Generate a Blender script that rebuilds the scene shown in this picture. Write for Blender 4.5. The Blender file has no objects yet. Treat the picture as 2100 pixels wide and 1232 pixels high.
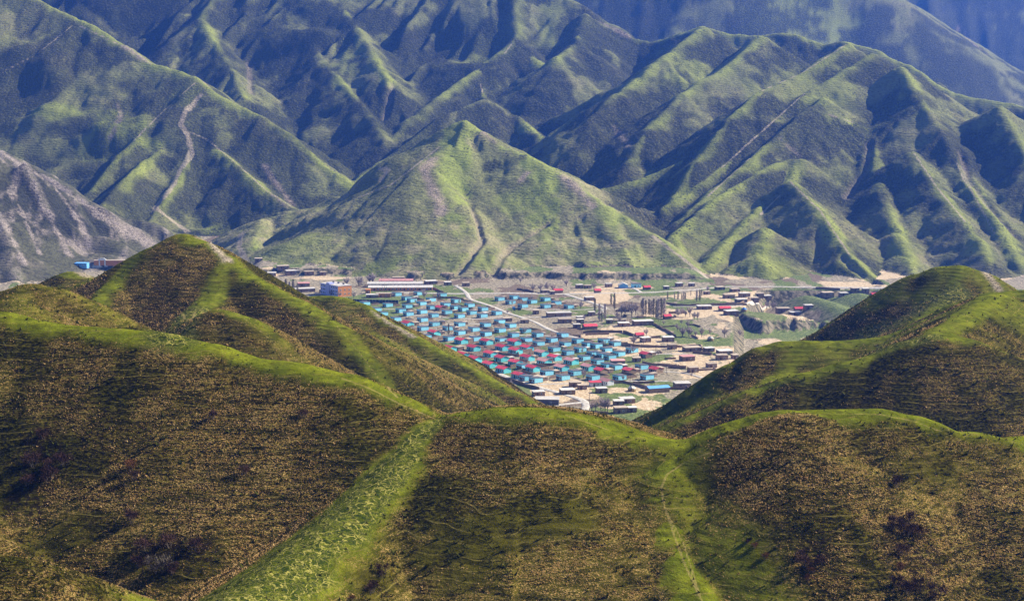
import bpy, math, random
import numpy as np
from mathutils import Vector

SC = bpy.context.scene
COL = SC.collection
random.seed(7)

# ------------------------------------------------------------------ camera
CAMZ = 172.0
FPX = 3200.0                       # focal length in photo pixels (photo is 2100 wide)
PITCH = math.atan(436.0 / FPX)
cam_d = bpy.data.cameras.new('camera')
cam_d.sensor_width = 36.0
cam_d.lens = 36.0 * FPX / 2100.0
cam_d.clip_start = 1.0
cam_d.clip_end = 20000.0
cam = bpy.data.objects.new('camera', cam_d)
cam.location = (0, 0, CAMZ)
cam.rotation_euler = (math.pi / 2 - PITCH, 0, 0)
COL.objects.link(cam)
SC.camera = cam

# ------------------------------------------------------------------ sky, sun, exposure
SUN_DIR = Vector((0.77, 0.28, 0.585)).normalized()
SUN_EL = math.asin(SUN_DIR.z)
SUN_AZ = math.atan2(SUN_DIR.x, SUN_DIR.y)
W = bpy.data.worlds.new('World')
SC.world = W
W.use_nodes = True
wn = W.node_tree
wn.nodes.clear()
wo = wn.nodes.new('ShaderNodeOutputWorld')
wb = wn.nodes.new('ShaderNodeBackground')
ws = wn.nodes.new('ShaderNodeTexSky')
ws.sky_type = 'NISHITA'
ws.sun_disc = False
ws.sun_elevation = SUN_EL
ws.sun_rotation = SUN_AZ
ws.altitude = 1800
wb.inputs['Strength'].default_value = 0.05
wn.links.new(ws.outputs[0], wb.inputs['Color'])
wn.links.new(wb.outputs[0], wo.inputs['Surface'])
sl = bpy.data.lights.new('sun', 'SUN')
sl.energy = 5.0
sl.angle = math.radians(0.5)
sl.color = (1.0, 0.91, 0.74)
so = bpy.data.objects.new('sun', sl)
so.rotation_euler = SUN_DIR.to_track_quat('Z', 'Y').to_euler()
so.location = (300, 200, 900)
COL.objects.link(so)
SC.view_settings.view_transform = 'Standard'
SC.view_settings.look = 'None'
SC.view_settings.gamma = 1.0
SC.view_settings.use_curve_mapping = False
SC.view_settings.exposure = 1.25
SC.cycles.max_bounces = 4
SC.cycles.diffuse_bounces = 2
SC.cycles.transmission_bounces = 2
SC.cycles.transparent_max_bounces = 8
SC.cycles.volume_bounces = 1
SC.cycles.use_denoising = True

# ------------------------------------------------------------------ photo geometry
CT, ST = math.cos(PITCH), math.sin(PITCH)


def ray(px, py):
    """direction through a photo pixel, scaled to run 1 m in y"""
    px = np.asarray(px, float); py = np.asarray(py, float)
    up = 616.0 - py
    ry = CT * FPX + ST * up
    return (px - 1050.0) / ry, (-ST * FPX + CT * up) / ry


def pt(px, py, D):
    rx, rz = ray(px, py)
    return np.array([rx * D, D, CAMZ + rz * D])


def floor_dist(py, z=0.0):
    rx, rz = ray(1050, py)
    return float((z - CAMZ) / rz)


def project(x, y, z):
    dz = z - CAMZ
    fwd = CT * y - ST * dz
    up = ST * y + CT * dz
    return 1050.0 + FPX * x / fwd, 616.0 - FPX * up / fwd


# ------------------------------------------------------------------ noise
def _hash(ix, iy, seed):
    h = (ix.astype(np.int64) * 374761393 + iy.astype(np.int64) * 668265263 + seed * 1442695041) & 0x7fffffff
    h = ((h ^ (h >> 13)) * 1274126177) & 0x7fffffff
    h = h ^ (h >> 16)
    return (h & 0xffff) / 65535.0


def vnoise(x, y, seed=0):
    ix = np.floor(x); iy = np.floor(y)
    fx = x - ix; fy = y - iy
    fx = fx * fx * (3 - 2 * fx); fy = fy * fy * (3 - 2 * fy)
    a = _hash(ix, iy, seed); b = _hash(ix + 1, iy, seed)
    c = _hash(ix, iy + 1, seed); d = _hash(ix + 1, iy + 1, seed)
    return (a + (b - a) * fx) * (1 - fy) + (c + (d - c) * fx) * fy


def fbm(x, y, seed=0, octs=4, gain=0.5):
    s = 0; a = 1.0; t = 0
    for o in range(octs):
        s = s + a * vnoise(x, y, seed + o * 17)
        t += a; a *= gain
        x = x * 2.03 + 11.3; y = y * 2.03 + 5.7
    return s / t


def sst(a, b, x):
    t = np.clip((x - a) / (b - a), 0, 1)
    return t * t * (3 - 2 * t)
# ------------------------------------------------------------------ terrain: ridge lines of every hill
# one ridge: hill, [(photo x, photo y)...], distance at its start, distance at its end, slope, crest rounding, rib strength, crest width that stays green
HILLS = ['valley_floor', 'foreground_hill', 'left_hill', 'right_hill', 'rocky_hill', 'central_hill',
         'left_mountain', 'back_mountain', 'right_mountain', 'far_mountain']
FG, LH, RH, RK, CH, LM, BM, RM, FM = range(1, 10)
RIDGES = [
    # --- foreground hill: its crest and the spurs that come down towards the viewer
    (FG, [(-620, 600), (-300, 615), (0, 640), (60, 655), (130, 667), (250, 675), (330, 683), (420, 705), (520, 735), (600, 745), (700, 768), (790, 808), (850, 840), (905, 857)], 345, 300, .66, 7, .10, 7),
    (FG, [(905, 857), (960, 848), (1050, 838), (1100, 840), (1160, 850), (1220, 872), (1290, 890), (1370, 903), (1440, 905)], 300, 290, .62, 8, .08, 7),
    (FG, [(1440, 905), (1500, 890), (1550, 860), (1600, 845), (1700, 843), (1800, 842), (1860, 855), (1940, 885), (2030, 903), (2100, 898), (2400, 880), (2750, 860)], 290, 292, .62, 8, .10, 8),
    (FG, [(905, 857), (850, 905), (780, 985), (700, 1060), (600, 1140), (520, 1200), (430, 1262), (250, 1400)], 300, 180, .60, 5, .05, 4.5),
    (FG, [(1085, 842), (1080, 930), (1060, 1050), (1040, 1180), (1020, 1300)], 296, 238, .50, 26, .10, 0),
    (FG, [(1440, 905), (1365, 965), (1352, 1015), (1375, 1100), (1412, 1180), (1455, 1270), (1500, 1400)], 290, 215, .56, 4, .08, 5),
    (FG, [(1640, 850), (1690, 930), (1740, 1040), (1775, 1150), (1810, 1260), (1840, 1400)], 284, 212, .50, 7, .14, 0),
    (FG, [(1990, 890), (2060, 1000), (2090, 1120), (2110, 1260), (2120, 1400)], 288, 216, .50, 10, .14, 0),
    (FG, [(250, 675), (200, 790), (110, 930), (40, 1010), (-60, 1090)], 334, 268, .55, 16, .16, 0),
    (FG, [(-200, 1120), (0, 1148), (50, 1165), (90, 1200), (120, 1245), (150, 1320)], 222, 196, .62, 6, .05, 0),
    # --- hill at the left behind it
    (LH, [(-600, 560), (-250, 590), (0, 598), (60, 582), (95, 588), (130, 603), (190, 640), (245, 672)], 400, 385, .62, 6, .08, 5),
    (LH, [(60, 582), (30, 615), (75, 650)], 392, 355, .55, 5, .05, 5),
    (LH, [(375, 478), (415, 495), (450, 520), (478, 545), (520, 570), (580, 600), (640, 633), (690, 668), (735, 720), (780, 780), (825, 838)], 530, 440, .66, 5, .08, 5),
    (LH, [(375, 478), (330, 502), (260, 543), (190, 575), (130, 605), (80, 640)], 530, 520, .64, 5, .08, 5),
    (LH, [(280, 530), (225, 590), (170, 640), (120, 690)], 525, 470, .60, 4, .05, 4),
    (LH, [(110, 575), (145, 556), (165, 562), (200, 590)], 585, 570, .6, 5, .05, 6),
    (LH, [(478, 548), (440, 600), (400, 640), (360, 685), (330, 720)], 518, 440, .60, 5, .06, 5),
    (LH, [(365, 692), (400, 652), (450, 634), (500, 650), (545, 685), (580, 720), (605, 752)], 425, 400, .66, 5, .05, 4),
    (LH, [(590, 612), (640, 606), (690, 606), (740, 620), (800, 660), (860, 692), (920, 727), (990, 765), (1060, 803), (1125, 842), (1200, 900)], 620, 560, .82, 2.5, .10, 4),
    (LH, [(700, 608), (760, 680), (830, 740), (900, 800), (950, 850)], 612, 520, .62, 4, .12, 0),
    (LH, [(880, 705), (940, 760), (985, 810), (1010, 850)], 602, 545, .62, 3, .12, 0),
    # --- hills at the right
    (RH, [(1680, 760), (1750, 690), (1800, 640), (1850, 592), (1882, 562), (1930, 546), (1970, 543), (2010, 556), (2045, 586), (2090, 640)], 585, 570, .70, 5, .08, 5),
    (RH, [(1970, 545), (1950, 600), (1900, 650), (1840, 690)], 572, 520, .62, 5, .08, 4),
    (RH, [(1260, 920), (1300, 888), (1380, 838), (1440, 790), (1500, 745), (1560, 711), (1600, 699), (1650, 697), (1700, 699), (1760, 696), (1820, 688), (1900, 655), (1960, 622), (2020, 600), (2100, 594), (2400, 570), (2700, 560)], 455, 490, .84, 3.5, .08, 5),
    (RH, [(1700, 700), (1640, 745), (1560, 800), (1500, 850)], 478, 420, .55, 9, .06, 5),
    (RH, [(1310, 925), (1350, 897), (1440, 850), (1550, 800), (1650, 765), (1750, 740), (1830, 720), (1880, 697), (1920, 686), (1970, 691), (2030, 715), (2100, 738), (2400, 800)], 395, 405, .62, 6, .08, 5),
    (RH, [(1920, 686), (1990, 640), (2040, 600)], 402, 470, .6, 6, .05, 6),
    # --- rocky hill at the left edge of the valley
    (RK, [(-500, 150), (-250, 230), (0, 308), (45, 330), (95, 362), (150, 395), (200, 430), (250, 465), (320, 497)], 1640, 1725, .68, 4, .30, 3),
    (RK, [(-60, 300), (-20, 400), (20, 500), (40, 590)], 1570, 1360, .6, 4, .3, 2),
    (RK, [(50, 335), (95, 430), (135, 515), (160, 550)], 1570, 1500, .62, 3, .3, 2),
    (RK, [(150, 398), (195, 460), (240, 505)], 1600, 1620, .62, 3, .3, 2),
    # --- grassy hill behind the village
    (CH, [(950, 248), (905, 298), (842, 345), (792, 380), (745, 404), (680, 422), (600, 433), (540, 446), (495, 470), (455, 496)], 1715, 1740, .62, 5, .18, 6),
    (CH, [(950, 248), (985, 268), (1022, 300), (1080, 316), (1130, 345), (1165, 368), (1212, 402), (1270, 440), (1335, 478), (1395, 520), (1455, 568)], 1715, 1425, .64, 5, .18, 6),
    (CH, [(940, 290), (870, 330), (862, 400), (868, 470), (850, 555)], 1690, 1452, .50, 8, .22, 5),
    (CH, [(760, 400), (750, 450), (760, 500), (765, 552)], 1700, 1462, .5, 8, .22, 5),
    (CH, [(650, 428), (630, 470), (640, 530)], 1715, 1530, .5, 8, .22, 5),
    (CH, [(545, 446), (520, 490), (535, 532)], 1735, 1550, .5, 8, .15, 5),
    (CH, [(1000, 285), (1040, 345), (1070, 385), (1075, 440), (1060, 500), (1075, 552)], 1690, 1455, .50, 8, .22, 5),
    (CH, [(960, 300), (950, 370), (930, 440), (910, 500)], 1685, 1525, .5, 9, .2, 5),
    (CH, [(1150, 358), (1170, 430), (1190, 500), (1200, 558)], 1610, 1448, .50, 8, .22, 5),
    (CH, [(1240, 422), (1270, 490), (1290, 560)], 1540, 1440, .50, 7, .2, 5),
    # --- mountain at the left
    (LM, [(-700, -150), (-300, -30), (0, -40), (150, 34), (205, 62), (262, 96), (310, 130), (350, 141), (400, 157), (440, 190), (482, 212), (540, 242), (592, 277), (640, 318), (692, 356), (745, 388), (800, 430)], 2620, 1880, .62, 6, .22, 8),
    (LM, [(402, 160), (385, 228), (392, 290), (380, 340), (350, 390), (322, 430), (300, 465), (330, 490)], 2110, 1760, .58, 5, .16, 7),
    (LM, [(378, 262), (430, 290), (490, 340), (545, 390), (605, 428)], 2040, 1800, .58, 6, .18, 6),
    (LM, [(400, 165), (335, 228), (255, 308), (190, 388), (150, 430)], 2110, 1840, .60, 5, .15, 6),
    (LM, [(372, 270), (310, 320), (240, 385), (190, 440)], 2030, 1770, .60, 5, .15, 6),
    (LM, [(150, 50), (75, 112), (0, 150), (-150, 230)], 2400, 2250, .58, 6, .18, 8),
    (LM, [(160, 52), (215, 130), (265, 190), (300, 260)], 2390, 2120, .48, 16, .22, 14),
    (LM, [(160, 5), (60, 88), (0, 110), (-200, 180)], 2560, 2400, .58, 6, .18, 8),
    (LM, [(205, 140), (120, 165), (60, 220), (0, 270)], 2350, 2060, .52, 9, .2, 8),
    # --- big mountain across the back
    (BM, [(-200, -260), (300, -190), (700, -120), (1000, -60), (1170, -2)], 3000, 2520, .60, 8, .22, 8),
    (BM, [(300, -150), (250, -30), (290, 60), (330, 120)], 2800, 2450, .58, 5, .2, 5),
    (BM, [(480, -60), (412, 34), (440, 85), (478, 150), (500, 200)], 2640, 2200, .58, 5, .2, 6),
    (BM, [(560, -100), (610, 50), (662, 122), (722, 192), (772, 252), (790, 285)], 2700, 2080, .56, 6, .22, 6),
    (BM, [(690, -100), (705, 20), (745, 75), (782, 140), (803, 178)], 2680, 2230, .56, 6, .22, 6),
    (BM, [(610, 240), (660, 270), (720, 310), (765, 350)], 2250, 2030, .5, 8, .22, 6),
    (BM, [(1050, -40), (1062, 78), (1005, 120), (925, 180), (835, 248), (790, 300)], 2520, 2080, .56, 6, .2, 8),
    (BM, [(1062, 80), (1080, 110), (1120, 135), (1128, 180)], 2440, 2240, .54, 7, .2, 7),
    (BM, [(1005, 120), (987, 165), (992, 202), (1062, 240), (1112, 282), (1152, 332), (1180, 372)], 2360, 1860, .58, 5, .2, 6),
    (BM, [(992, 202), (905, 240), (842, 290), (768, 338), (730, 372)], 2130, 1950, .58, 4, .16, 6),
    (BM, [(1200, 30), (1180, 90), (1140, 120)], 2460, 2300, .54, 8, .2, 8),
    # --- mountain at the right
    (RM, [(1170, -2), (1200, 25), (1260, 50), (1300, 79), (1335, 85), (1370, 78), (1400, 65), (1440, 54), (1480, 66), (1540, 72), (1600, 67), (1650, 76), (1690, 90), (1740, 84), (1800, 104), (1880, 145), (1950, 186), (2000, 202), (2100, 216), (2400, 230), (2800, 200)], 2520, 1760, .60, 5, .20, 8),
    (RM, [(1440, 56), (1360, 120), (1270, 190), (1210, 245), (1190, 300)], 2190, 1890, .55, 7, .2, 9),
    (RM, [(1560, 72), (1500, 130), (1400, 190), (1330, 260), (1290, 330)], 2120, 1800, .55, 6, .2, 7),
    (RM, [(1738, 88), (1645, 148), (1562, 185), (1500, 238), (1430, 330), (1385, 400)], 1985, 1660, .58, 4, .16, 6),
    (RM, [(1790, 110), (1705, 160), (1650, 190), (1560, 270), (1480, 342), (1400, 402), (1360, 430)], 1950, 1625, .58, 4, .14, 6),
    (RM, [(1690, 200), (1640, 238), (1572, 300), (1450, 402), (1395, 450)], 1830, 1570, .58, 4, .14, 6),
    (RM, [(1400, 328), (1310, 370), (1215, 392)], 1760, 1730, .55, 4, .14, 6),
    (RM, [(1660, 270), (1640, 320), (1560, 350), (1460, 412), (1380, 480), (1400, 520)], 1760, 1490, .56, 5, .16, 5),
    (RM, [(1640, 322), (1620, 372), (1550, 432), (1480, 502), (1445, 545)], 1700, 1450, .54, 5, .18, 6),
    (RM, [(1620, 372), (1682, 432), (1742, 522), (1790, 578)], 1610, 1392, .52, 6, .2, 6),
    (RM, [(1575, 470), (1560, 520), (1580, 565)], 1500, 1405, .45, 9, .2, 6),
    (RM, [(1850, 135), (1888, 205), (1932, 272), (1962, 330), (2012, 402), (2062, 482), (2090, 540)], 1890, 1440, .56, 5, .18, 7),
    (RM, [(1700, 205), (1742, 242), (1800, 268), (1880, 240)], 1840, 1800, .5, 8, .16, 6),
    (RM, [(1870, 312), (1922, 382), (1982, 455), (2030, 530)], 1690, 1440, .52, 6, .2, 6),
    (RM, [(1790, 280), (1800, 360), (1830, 440), (1860, 520), (1880, 570)], 1780, 1412, .52, 7, .2, 5),
    (RM, [(2050, 215), (2110, 330), (2200, 450), (2250, 540)], 1770, 1450, .54, 6, .2, 6),
    # --- mountains far behind
    (FM, [(1000, -120), (1500, -150), (1780, -60), (1838, 0), (1900, 38), (1952, 60), (2000, 100), (2052, 132), (2110, 165), (2300, 240)], 3500, 3000, .62, 6, .22, 8),
    (FM, [(1800, -40), (1712, 30), (1650, 80), (1600, 120)], 3330, 2900, .55, 8, .2, 14),
    (FM, [(1905, 42), (1860, 85), (1800, 125), (1750, 160)], 3220, 2900, .56, 6, .18, 6),
    (FM, [(1500, -130), (1450, -20), (1380, 60)], 3450, 3000, .55, 8, .2, 8),
    (FM, [(400, -500), (1500, -420), (2300, -330), (3000, -300)], 5200, 4700, .60, 10, .2, 5),
    (FM, [(1900, -380), (2000, -150), (2060, 20)], 4900, 4100, .55, 12, .2, 5),
    # --- low humps in the ravine right of the village
    (0, [(1655, 605), (1700, 618), (1745, 640), (1790, 672)], 1290, 1150, .5, 7, .1, 5),
    (0, [(1760, 600), (1800, 625), (1850, 660)], 1300, 1180, .45, 8, .1, 5),
]
RIB = 1.25


def floor_z(x, y):
    z = 1.6 * (fbm(x / 90.0, y / 90.0, 5, 3) - .5)
    px, py = project(x, y, np.zeros_like(x))
    # lower terrace with an eroded scarp at the right, the ravine behind the tongue of land
    edge = 655 + 10 * (vnoise(px / 60.0, py * 0, 3) - .5) - 26 * sst(1560, 1500, px)
    edge = edge + 9 * (fbm(px / 14.0, py * 0, 23, 3) - .5)
    low = sst(1500, 1530, px) * sst(edge - 1, edge + 6, py) * sst(760, 700, py)
    z = z - 8 * low
    jag = 14 * (fbm(px / 12.0, py / 12.0, 27, 3) - .5)
    low2 = sst(1560, 1590, px + .8 * (py - 590) + jag) * sst(591, 596, py) * sst(648, 636, py + .10 * (1650 - px) + .3 * jag)
    z = z - 22 * low2 * sst(1980, 1900, px)
    # the ground climbs gently between the mountains
    z = z + .08 * np.maximum(0, y - 1700)
    # eroded loess bank along the foot of the grassy hill
    bank = 573 + 7 * (fbm(px / 34.0, py * 0, 9, 3) - .5) - 8 * sst(900, 700, px)
    z = z + 6.0 * sst(bank + 1.6, bank - 1.2, py) * sst(500, 540, px) * sst(1470, 1400, px)
    return z


def terrain(x, y):
    """height, hill index, distance to the deciding ridge, its green width, ridge number"""
    best = floor_z(x, y)
    hill = np.zeros(x.shape, np.int8)
    dist = np.full(x.shape, 200.0)
    gw = np.full(x.shape, 0.0)
    rid = np.full(x.shape, -1, np.int16)
    lo = best.min()
    x = x.astype(np.float32); y = y.astype(np.float32)
    for ri, (h, pix, d0, d1, s, r, rib, g) in enumerate(RIDGES):
        if h >= LM:
            s, r = s * 1.18, r * .6
        if h >= LM:
            rib *= .62
        if h == FM:
            rib *= .3
        P = np.array(pix, float)
        L = np.r_[0, np.cumsum(np.hypot(*np.diff(P, axis=0).T))]
        D = d0 + (d1 - d0) * L / L[-1]
        W3 = np.array([pt(a, b, c) for (a, b), c in zip(P, D)])
        t0 = 0.0
        for k in range(len(W3) - 1):
            A, B = W3[k], W3[k + 1]
            reach = (max(A[2], B[2]) - lo) / (s * .7) + 20
            m = np.nonzero((x > min(A[0], B[0]) - reach) & (x < max(A[0], B[0]) + reach) &
                           (y > min(A[1], B[1]) - reach) & (y < max(A[1], B[1]) + reach))
            seg = float(np.hypot(B[0] - A[0], B[1] - A[1]))
            if len(m[0]) == 0:
                t0 += seg
                continue
            xs, ys = x[m], y[m]
            vx, vy = B[0] - A[0], B[1] - A[1]
            t = ((xs - A[0]) * vx + (ys - A[1]) * vy) / (seg * seg + 1e-9)
            tc = np.clip(t, 0, 1)
            fx, fy = A[0] + vx * tc, A[1] + vy * tc
            dx, dy = xs - fx, ys - fy
            d = np.sqrt(dx * dx + dy * dy)
            zl = A[2] + (B[2] - A[2]) * tc
            dd = np.sqrt(d * d + r * r) - r
            can = np.nonzero(zl - s * (1 - 1.13 * RIB * rib) * dd > best[m])
            if len(can[0]) == 0:
                t0 += seg
                continue
            m = tuple(a[can] for a in m)
            xs, ys, tc, dx, dy, d, zl, dd = (a[can] for a in (xs, ys, tc, dx, dy, d, zl, dd))
            side = np.sign(vx * dy - vy * dx)
            # ribs and gullies that run down from the crest
            ang = np.arctan2(dy, dx)
            lam = 16.0 + 1.2 * r if h > 3 else 9.0 + .8 * r
            q = (t0 + tc * seg) / lam + ang * 1.3
            n = vnoise(q + 50 * ri, d / (lam * 4) + 7 * side, ri * 3) + .5 * vnoise(q * 2.3, d / (lam * 2) + 9 * side, ri * 3 + 1)
            se = s * (1 + RIB * rib * (n - .75) * 1.5)
            z = zl - se * dd
            if h >= RK:
                # fine gullies that branch down the flanks
                q2 = (t0 + tc * seg) / 15.0 + ang * 2.0
                f1 = np.abs(2 * vnoise(q2 + .8 * vnoise(q2 * .5, d / 14.0, ri + 5), d / 55.0 + 3 * side, ri * 5 + 2) - 1)
                f2 = np.abs(2 * vnoise(q2 * 2.1 + 9, d / 30.0 + 3 * side, ri * 5 + 3) - 1)
                k = (2.0 if h == CH else 4.6) * np.minimum(d / 45.0, 1.0)
                z = z + k * (f1 + .45 * f2 - .75)
            w = z > best[m]
            mm = tuple(a[w] for a in m)
            best[mm] = z[w]; hill[mm] = h; dist[mm] = d[w]; gw[mm] = g; rid[mm] = ri
            t0 += seg
    hill[(hill == 0) & (y > 1760)] = FM
    return best, hill, dist, gw, rid


def ridge_dist(x, y, ri):
    """plan distance of ground points to one ridge line"""
    h, pix, d0, d1 = RIDGES[ri][:4]
    P = np.array(pix, float)
    L = np.r_[0, np.cumsum(np.hypot(*np.diff(P, axis=0).T))]
    D = d0 + (d1 - d0) * L / L[-1]
    W3 = np.array([pt(a, b, c) for (a, b), c in zip(P, D)])
    out = np.full(x.shape, 1e4)
    for A, B in zip(W3[:-1], W3[1:]):
        vx, vy = B[0] - A[0], B[1] - A[1]
        t = np.clip(((x - A[0]) * vx + (y - A[1]) * vy) / (vx * vx + vy * vy + 1e-9), 0, 1)
        out = np.minimum(out, np.hypot(x - A[0] - vx * t, y - A[1] - vy * t))
    return out


def blur(z, n):
    for _ in range(n):
        p = np.pad(z, 1, mode='edge')
        z = (p[:-2, 1:-1] + 2 * p[1:-1, 1:-1] + p[2:, 1:-1]) / 4
        p = np.pad(z, 1, mode='edge')
        z = (p[1:-1, :-2] + 2 * p[1:-1, 1:-1] + p[1:-1, 2:]) / 4
    return z


class Sheet:
    """a sheet of ground: columns fan out evenly, rows at the distances ys"""
    def __init__(self, ys, ncol, umax, nblur, amp, lam):
        self.ys = np.asarray(ys); self.us = np.linspace(-umax, umax, ncol)
        self.x = self.us[None, :] * self.ys[:, None]
        self.y = np.repeat(self.ys[:, None], ncol, 1)
        z, self.hill, self.d, self.gw, self.rid = terrain(self.x, self.y)
        z = blur(z, nblur)
        if self.ys[-1] > 3000:
            k = sst(2450, 2900, self.y)
            z = z * (1 - k) + blur(z, 5) * k
        self.d = blur(self.d, 1); self.gw = blur(self.gw, 2)
        rough = np.where(self.hill == 0, .15, 1.0)
        rough = blur(rough, 2)
        bil = 0
        for k, (l, a) in enumerate(((1.5, .6), (.7, .3), (.33, .15))):
            bil = bil + a * 2 * np.abs(2 * vnoise(self.x / (lam * l) + 3 * fbm(self.x / (lam * 3), self.y / (lam * 3), 33 + k, 2), self.y / (lam * l), 60 + k) - 1)
        z = z + rough * amp * (.6 * bil + .4 * fbm(self.x / lam, self.y / lam, 31, 5, .55) - .6)
        self.z = z
        self.px, self.py = project(self.x, self.y, self.z)
        # concave (gully) or convex ground
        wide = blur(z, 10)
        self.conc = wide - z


    def at(self, x, y):
        c = np.clip((x / y - self.us[0]) / (self.us[1] - self.us[0]), 0, len(self.us) - 1.001)
        r = np.clip(np.interp(y, self.ys, np.arange(len(self.ys))), 0, len(self.ys) - 1.001)
        i = r.astype(int); j = c.astype(int); fr = r - i; fc = c - j
        z = self.z
        return (z[i, j] * (1 - fc) + z[i, j + 1] * fc) * (1 - fr) + (z[i + 1, j] * (1 - fc) + z[i + 1, j + 1] * fc) * fr


SPLIT = 640.0
near_ys = np.r_[np.linspace(120, 215, 40, endpoint=False), np.linspace(215, 325, 235, endpoint=False), np.linspace(325, SPLIT, 250)]
NEAR = Sheet(near_ys, 720, .46, 2, .35, 7.0)


def geo(a, b, n):
    return a * np.exp(np.linspace(0, math.log(b / a), n, endpoint=False))


far_ys = np.r_[geo(SPLIT, 1370, 170), geo(1370, 2600, 400), geo(2600, 5600, 120), 5600.0]
FAR = Sheet(far_ys, 860, .46, 1, 5.0, 26.0)
FAR.z[0] = NEAR.at(FAR.x[0], np.full(FAR.x[0].shape, SPLIT - .01))


def ground_z(x, y):
    x = np.asarray(x, float); y = np.asarray(y, float)
    return np.where(y < SPLIT, NEAR.at(x, np.minimum(y, SPLIT - .01)), FAR.at(x, np.maximum(y, SPLIT)))


def hits(px, py, dmin=150.0):
    """first points of the ground seen through photo pixels, beyond the distance dmin"""
    rx, rz = ray(np.asarray(px, float), np.asarray(py, float))
    rx = np.atleast_1d(rx); rz = np.atleast_1d(rz)
    D = dmin * np.exp(np.arange(0, math.log(5500 / dmin), .003))
    k = np.empty(len(rx), int)
    gap = np.empty((len(rx), len(D)), np.float32)
    for c in range(0, len(rx), 400):
        q = slice(c, c + 400)
        gap[q] = CAMZ + rz[q, None] * D - ground_z(rx[q, None] * D, np.broadcast_to(D, (len(rx[q]), len(D))))
    enter = (gap[:, 1:] < 0) & (gap[:, :-1] >= 0)
    k = np.where(enter.any(1), enter.argmax(1), len(D) - 2)
    i = np.arange(len(rx))
    g0, g1 = gap[i, k], gap[i, k + 1]
    t = np.clip(g0 / np.where(g0 - g1 == 0, 1, g0 - g1), 0, 1)
    d = D[k] + (D[k + 1] - D[k]) * t
    return np.stack([rx * d, d, ground_z(rx * d, d)], 1)


def hit(px, py, dmin=150.0):
    return Vector(hits([px], [py], dmin)[0].tolist())


VILLAGE = 765.0                    # the valley floor lies beyond this distance
# ------------------------------------------------------------------ what grows where, with sun and shade painted into some patches
def line_dist(sheet, pix, dmin=150.0, step=6.0, reach=60.0):
    """distance of every ground point to a line drawn on the ground through photo pixels"""
    P = np.array(pix, float)
    pts = []
    for a, b in zip(P[:-1], P[1:]):
        n = max(1, int(np.hypot(*(b - a)) / step))
        for i in range(n):
            pts.append(a + (b - a) * i / n)
    pts.append(P[-1])
    pts = np.array(pts)
    W3 = hits(pts[:, 0], pts[:, 1], dmin)
    out = np.full(sheet.x.shape, float(reach))
    for A, B in zip(W3[:-1], W3[1:]):
        L = math.hypot(B[0] - A[0], B[1] - A[1])
        if L > 150:
            continue
        i0 = np.searchsorted(sheet.ys, min(A[1], B[1]) - reach); i1 = np.searchsorted(sheet.ys, max(A[1], B[1]) + reach)
        if i1 <= i0:
            continue
        lo = min(A[0], B[0]) - reach; hi = max(A[0], B[0]) + reach
        ua = min(lo / sheet.ys[i0], lo / sheet.ys[i1 - 1]); ub = max(hi / sheet.ys[i0], hi / sheet.ys[i1 - 1])
        j0 = np.searchsorted(sheet.us, ua); j1 = np.searchsorted(sheet.us, ub)
        x = sheet.x[i0:i1, j0:j1]; y = sheet.y[i0:i1, j0:j1]
        t = np.clip(((x - A[0]) * (B[0] - A[0]) + (y - A[1]) * (B[1] - A[1])) / (L * L + 1e-9), 0, 1)
        d = np.hypot(x - A[0] - (B[0] - A[0]) * t, y - A[1] - (B[1] - A[1]) * t)
        out[i0:i1, j0:j1] = np.minimum(out[i0:i1, j0:j1], d)
    return out


def spot(sheet, cx, cy, rx, ry, dmin=150.0):
    """soft uneven patch on the ground round the place seen at a photo pixel (radii in photo pixels there)"""
    c = hit(cx, cy, dmin)
    w = rx * c.y / FPX
    a = hit(cx, cy - ry, dmin); b = hit(cx, cy + ry, dmin)
    h = max(3.0, min(abs(a.y - b.y) / 2, 400))
    out = np.zeros(sheet.x.shape)
    i0 = np.searchsorted(sheet.ys, c.y - 1.4 * h); i1 = np.searchsorted(sheet.ys, c.y + 1.4 * h)
    if i1 <= i0:
        return out
    lo, hi = c.x - 1.4 * w, c.x + 1.4 * w
    ya, yb = sheet.ys[i0], sheet.ys[i1 - 1]
    j0 = np.searchsorted(sheet.us, min(lo / ya, lo / yb)); j1 = np.searchsorted(sheet.us, max(hi / ya, hi / yb))
    x = sheet.x[i0:i1, j0:j1]; y = sheet.y[i0:i1, j0:j1]
    n = fbm(x / (w * .55), y / (w * .55), int(cx) % 97, 5, .6) - .5
    q = ((x - c.x) / w) ** 2 + ((y - c.y) / h) ** 2 + n * 2.4
    out[i0:i1, j0:j1] = sst(1.15, .30, q)
    return out


S = NEAR
edge_n = fbm(S.x / 9, S.y / 9, 77, 4)
green = sst(1.25, .45, (S.d + 6 * (edge_n - .5)) / np.maximum(S.gw, .4)) * sst(.5, 2, S.gw)
for ri_, rr in enumerate(RIDGES):
    if ri_ in (0, 1, 2) or (rr[0] in (LH, RH) and rr[7] >= 4):
        w_ = 5.0 if rr[0] == FG else 3.6
        green = np.maximum(green, (.95 if rr[0] == FG else .8) * sst(1.35, .35, (ridge_dist(S.x, S.y, ri_) + 7 * (edge_n - .5)) / w_))
big = fbm(S.x / 26, S.y / 26, 41, 4)
mid = fbm(S.x / 7, S.y / 7, 43, 3)
dry = sst(.34, .56, big * .72 + mid * .28) * (1 - green)
dry = dry * np.where(S.hill == RH, .8, 1.0)
lawn = sst(.52, .66, fbm(S.x / 18, S.y / 18, 91, 3))        # smoother olive turf between the tussocks
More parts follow.
